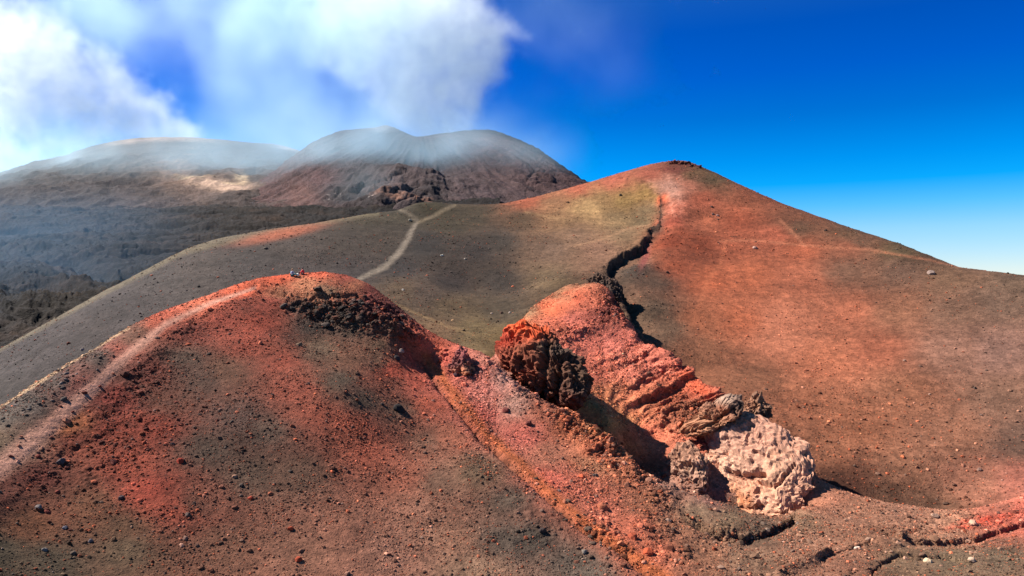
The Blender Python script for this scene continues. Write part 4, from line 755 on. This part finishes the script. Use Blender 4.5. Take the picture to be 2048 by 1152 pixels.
def gravel(name, label, p, size, col, meshes, mat, seed):
    rng = np.random.default_rng(seed)
    me = bpy.data.meshes.new(name); me.vertices.add(len(p)); me.vertices.foreach_set('co', p.astype(np.float32).ravel())
    a = me.attributes.new('size', 'FLOAT', 'POINT'); a.data.foreach_set('value', size.astype(np.float32))
    a = me.attributes.new('tint', 'FLOAT_COLOR', 'POINT'); a.data.foreach_set('color', np.concatenate([col, np.ones((len(col), 1))], 1).astype(np.float32).ravel())
    a = me.attributes.new('spin', 'FLOAT_VECTOR', 'POINT'); a.data.foreach_set('vector', np.stack([rng.uniform(-.6, .6, len(p)), rng.uniform(-.6, .6, len(p)), rng.uniform(0, 6.28, len(p))], 1).astype(np.float32).ravel())
    o = bpy.data.objects.new(name, me); C.objects.link(o); o['kind'] = 'stuff'; o['label'] = label
    ng = bpy.data.node_groups.new(name+'_scatter', 'GeometryNodeTree'); n = N(ng)
    ng.interface.new_socket('Geometry', in_out='INPUT', socket_type='NodeSocketGeometry'); ng.interface.new_socket('Geometry', in_out='OUTPUT', socket_type='NodeSocketGeometry')
    gi = n.n('NodeGroupInput'); go = n.n('NodeGroupOutput'); m2p = n.n('GeometryNodeMeshToPoints'); n.l(gi.outputs[0], m2p.inputs[0])
    g2i = n.n('GeometryNodeGeometryToInstance')
    for m_ in meshes:
        if not m_.materials: m_.materials.append(mat)
        ob = bpy.data.objects.new(m_.name, m_); oi = n.n('GeometryNodeObjectInfo'); oi.inputs['Object'].default_value = ob; n.l(oi.outputs['Geometry'], g2i.inputs[0])
    ip = n.n('GeometryNodeInstanceOnPoints'); n.l(m2p.outputs[0], ip.inputs['Points']); n.l(g2i.outputs[0], ip.inputs['Instance']); ip.inputs['Pick Instance'].default_value = True
    def attr(nm, typ):
        q = n.n('GeometryNodeInputNamedAttribute', data_type=typ); q.inputs[0].default_value = nm; return q.outputs[0]
    n.l(attr('size', 'FLOAT'), ip.inputs['Scale']); n.l(attr('spin', 'FLOAT_VECTOR'), ip.inputs['Rotation'])
    n.l(ip.outputs[0], go.inputs[0]); md = o.modifiers.new('scatter', 'NODES'); md.node_group = ng
    return o
peb_m = rock_mat('pebble_rock', .3, .5, None, True)
def vary(col, rng, n, pale=.10, dark=.2):
    u0 = rng.random(n)[:, None]; mixw = rng.uniform(.2, .75, (n, 1)); col = np.where(u0 < .22, col*(1-mixw)+s2l(np.array((196, 100, 66)))*K_ALB*mixw, np.where(u0 > .82, col*(1-mixw)+s2l(np.array((112, 100, 92)))*K_ALB*.8*mixw, col))
    k = rng.lognormal(0, .30, n); u = rng.random(n); k = np.where(u < pale, k*1.9, np.where(u > 1-dark, k*.5, k)); return np.clip(col*k[:, None]*np.array([1, .97, .95]), .004, .75)
def psize(rng, n, lo, hi, a): u = rng.random(n); return lo*(1-u*(1-(lo/hi)**a))**(-1/a)
PXA, PYA = shA[0], shA[1]
visA = (shA[2][..., 1] < (cp[None]+1.5)) & (PYA < 1190)
path_clear = np.clip(seg_dist(px, py, [(a[0], a[1]) for a in TR])[0]/np.interp(px, [a[0] for a in TR], (60, 50, 42, 34, 26, 20, 15, 11)), .03, 1)
smooth_ = 1-.8*np.clip(blob(PXA, PYA, (300, 985, 45, 16, 15))+blob(PXA, PYA, (1130, 620, 60, 30, -30))+blob(PXA, PYA, (1230, 880, 20, 60, -30)), 0, 1)
patch = np.clip(fbm(shA[2].reshape(-1, 3), 5, 4, 201, .6).reshape(px.shape)*2.2+.75, .12, 2.5)
wA = visA*path_clear*smooth_*patch
p_, c_, _, _, rng = pick(shA, colsA, wA, 170000, 1); s_ = psize(rng, len(p_), .045, .30, 2.7)
gravel('gravel', 'loose red, brown and grey scoria pebbles strewn over the near crater rim', p_, s_, vary(c_, rng, len(p_)), PEB, peb_m, 2)
wR = visA*np.clip(ROUGH-.12, 0, 1)**1.2*np.clip(patch, .3, 2)
p_, c_, _, _, rng = pick(shA, colsA, wR, 22000, 3); s_ = psize(rng, len(p_), .07, .60, 2.1)
gravel('rubble', 'coarse broken rubble on the ledges, cliff and gully walls', p_, s_, vary(c_, rng, len(p_), .10, .3), PEB, peb_m, 4)
wB = (PYB < 1060) & (shB[2][..., 1] < 262); wB = wB*np.clip(fbm(shB[2].reshape(-1, 3), 14, 4, 211, .6).reshape(wB.shape)*2.5+.7, .1, 2.5)*np.clip(seg_dist(shB[0], PYB, [(a[0], a[1]) for a in PATH])[0]/13, .02, 1)
lowr = 1+2.5*np.clip(blob(shB[0], PYB, (1750, 900, 260, 110, 10)), 0, 1)
p_, c_, _, _, rng = pick(shB, colsB, wB*lowr, 130000, 5); s_ = psize(rng, len(p_), .06, .42, 2.7)
gravel('gravel', 'loose ash and scoria pebbles on the bowl, flank and far slope', p_, s_, vary(c_, rng, len(p_), .14, .12), PEB, peb_m, 6)
REG = [('A', (230, 900, 200, 120, -30), 45, (.14, .36), 'dark rust-red scoria block lying on the left slope under the trail', 'red blocks on the left slope', (110, 52, 42)),
       ('A', (690, 628, 120, 34, 12), 70, (.25, .75), 'dark brown lava block in the shaded cliff under the hilltop', 'lava blocks in the cliff under the hilltop', (74, 62, 56)),
       ('A', (1160, 850, 110, 30, 40), 45, (.25, .6), 'rusty lava block heaped along the gully edge', 'lava blocks along the gully edge', (150, 78, 54)),
       ('A', (1150, 1060, 150, 60, 45), 35, (.15, .4), 'brown-grey stone on the slope either side of the pink strip', 'stones beside the pink strip', (100, 78, 66)),
       ('A', (1820, 1070, 260, 60, 0), 60, (.15, .42), 'tan stone among the gravel along the lower right rim', 'tan stones along the lower right rim', (165, 124, 102)),
       ('A', (110, 780, 110, 30, -36), 30, (.15, .35), 'grey stone on the outer left edge of the trail ridge', 'grey stones on the outer trail edge', (110, 98, 92))]
for ri, (s, b, n_, (lo, hi), lab, grp, colr) in enumerate(REG):
    w_ = visA*blob(PXA, PYA, b)*(blob(PXA, PYA, b) > .15)
    p_, _, _, _, rng = pick(shA, colsA, w_, n_, 300+ri); s_ = psize(rng, n_, lo, hi, 2.0)
    ms = [STONES[k].copy() for k in (ri % 6, (ri+2) % 6, (ri+4) % 6)]
    for k, m_ in enumerate(ms): m_.materials.clear(); m_.materials.append(rmat(tuple(int(x*(.8+.2*k)) for x in colr)))
    for i in range(n_):
        o = bpy.data.objects.new('stone', ms[i % 3]); C.objects.link(o); r = s_[i]; o.location = p_[i]; o.scale = (r, r*rng.uniform(.75, 1.1), r*rng.uniform(.7, 1))
        o.rotation_euler = (rng.uniform(-.5, .5), rng.uniform(-.5, .5), rng.uniform(0, 6.28)); o['label'] = lab; o['category'] = 'stone'; o['group'] = grp
print('rocks', round(time.time()-T0, 1))
# ================================================================== two people resting on the hilltop
def skin(name, joints, edges, mat, parent=None, sub=1):
    me = bpy.data.meshes.new(name); me.from_pydata([j[0] for j in joints], edges, []); o = bpy.data.objects.new(name, me); C.objects.link(o)
    sk = o.modifiers.new('skin', 'SKIN'); me.skin_vertices.new() if not me.skin_vertices else None
    for i, j in enumerate(joints):
        r = j[1]; me.skin_vertices[0].data[i].radius = (r, r) if not isinstance(r, tuple) else r
    me.skin_vertices[0].data[0].use_root = True
    sb = o.modifiers.new('sub', 'SUBSURF'); sb.levels = sub; sb.render_levels = sub
    dg = bpy.context.evaluated_depsgraph_get(); m2 = bpy.data.meshes.new_from_object(o.evaluated_get(dg)); o.modifiers.clear(); o.data = m2
    m2.materials.clear(); m2.materials.append(mat)
    for p in m2.polygons: p.use_smooth = True
    if parent: o.parent = parent
    return o
def blobmesh(name, parts, mat, parent):
    vs, fs, k = [], [], 0; D, f = get_ico(3)
    for c, r in parts: vs.append(D*np.array(r)+np.array(c)); fs.append(f+k); k += len(D)
    v = np.concatenate(vs); v = v*(1+.04*fbm(v, .06, 2, 5)[:, None]); o = bpy.data.objects.new(name, new_mesh(name, v, np.concatenate(fs), None, mat, True)); C.objects.link(o); o.parent = parent; return o
def person(px, py, faceleft, label, skinc, hairc, topc, legc, seed, stretch, sleeve=None):
    """seated on the ground, +X is forward; origin under the seat"""
    root = bpy.data.objects.new('person', None); C.objects.link(root); root['label'] = label; root['category'] = 'person'; root['group'] = 'people sitting on the hilltop'
    ms, mh, mt_, ml = flat_mat('skin', skinc, .6), flat_mat('hair', hairc, .7), flat_mat('jacket', topc), flat_mat('trousers', legc)
    kx, kz = (.42, .40) if not stretch else (.46, .26); fx = kx+.22 if not stretch else kx+.44
    J = [((0, 0, .12), .13), ((.02, 0, .30), .12), ((.05, 0, .48), .14), ((.07, 0, .58), .07), ((.08, 0, .66), .055), ((.11, 0, .76), .085), ((.12, 0, .83), .07)]
    E = [(0, 1), (1, 2), (2, 3), (3, 4), (4, 5), (5, 6)]
    for s in (-1, 1):
        b = len(J); J += [((.05, s*.17, .53), .06), ((.10, s*.24, .32), .045), ((.30, s*.16, .26), .035), ((.37, s*.13, .27), .03)]; E += [(2, b), (b, b+1), (b+1, b+2), (b+2, b+3)]
        for q in range(4):
            t = len(J); o_ = s*(.13+(q-1.5)*.018); J += [((.40, o_, .265), .010), ((.435-.006*abs(q-1), o_, .25), .009)]; E += [(b+3, t), (t, t+1)]
        t = len(J); J += [((.38, s*.095, .275), .011), ((.405, s*.08, .265), .010)]; E += [(b+3, t), (t, t+1)]
        b = len(J); J += [((.06, s*.10, .11), .10), ((kx, s*.13, kz), .065), ((fx-.06, s*.12, .07), .042), ((fx+.10, s*.14, .04), .035)]; E += [(0, b), (b, b+1), (b+1, b+2), (b+2, b+3)]
    skin('body', J, E, ms, root)
    skin('jacket', [((0, 0, .10), .15), ((.02, 0, .30), .145), ((.05, 0, .47), .165), ((.065, 0, .57), .10)]+[x for s in (-1, 1) for x in (((.05, s*.18, .52), .08), ((.10, s*.245, .32), .062), ((.29, s*.165, .262), .048))],
         [(0, 1), (1, 2), (2, 3), (2, 4), (4, 5), (5, 6), (2, 7), (7, 8), (8, 9)], mt_, root)
    skin('trousers', [((0, 0, .11), .145)]+[x for s in (-1, 1) for x in (((.07, s*.10, .12), .112), ((kx, s*.13, kz), .08), ((fx-.07, s*.12, .09), .058))],
         [(0, 1), (1, 2), (2, 3), (0, 4), (4, 5), (5, 6)], ml, root)
    sh = flat_mat('shoe', (.03, .03, .035))
    for s in (-1, 1): blobmesh('shoe', [((fx+.04, s*.13, .045), (.14, .05, .05))], sh, root)
    blobmesh('hair', [((.085, 0, .80), (.105, .095, .10)), ((.05, 0, .74), (.07, .085, .10))], mh, root)
    blobmesh('face', [((.205, 0, .765), (.016, .012, .02)), ((.19, 0, .725), (.012, .025, .006)), ((.10, .088, .765), (.02, .012, .028)), ((.10, -.088, .765), (.02, .012, .028))], ms, root)
    ey = flat_mat('eye', (.02, .02, .02))
    for s in (-1, 1): blobmesh('eye', [((.192, s*.034, .785), (.010, .012, .008))], ey, root)
    p = visible_at(shA, px, py); root.location = (p.x, p.y, p.z-.02); root.rotation_euler = (0, 0, math.pi*.93 if faceleft else -.35); root.scale = (1.12,)*3
    return root
pa = person(584, 552, False, 'fair-haired person in a white and navy top and teal trousers sitting with legs stretched out', (.55, .30, .20), (.30, .15, .06), (.55, .60, .72), (.02, .10, .12), 1, True)
pb = person(606, 549, True, 'dark-haired person in a bright red jacket sitting at the top of the hill', (.50, .28, .20), (.015, .012, .012), (.62, .02, .03), (.10, .05, .05), 2, False)
blobmesh('vest', [((.07, 0, .42), (.15, .13, .17))], flat_mat('navy_cloth', (.02, .02, .07)), pa)
p = visible_at(shA, 595, 551); bg_ = bpy.data.objects.new('bag', None); C.objects.link(bg_); bg_.location = p; bg_['label'] = 'white bag on the ground between the two seated people'; bg_['category'] = 'bag'
wm = flat_mat('white_cloth', (.75, .72, .66)); blobmesh('bag_body', [((0, 0, .13), (.24, .14, .15)), ((.06, 0, .2), (.12, .10, .10))], wm, bg_)
skin('strap', [((-.12, 0, .2), .018), ((-.05, 0, .33), .015), ((.06, 0, .33), .015), ((.12, 0, .2), .018)], [(0, 1), (1, 2), (2, 3)], wm, bg_)
print('done', round(time.time()-T0, 1))
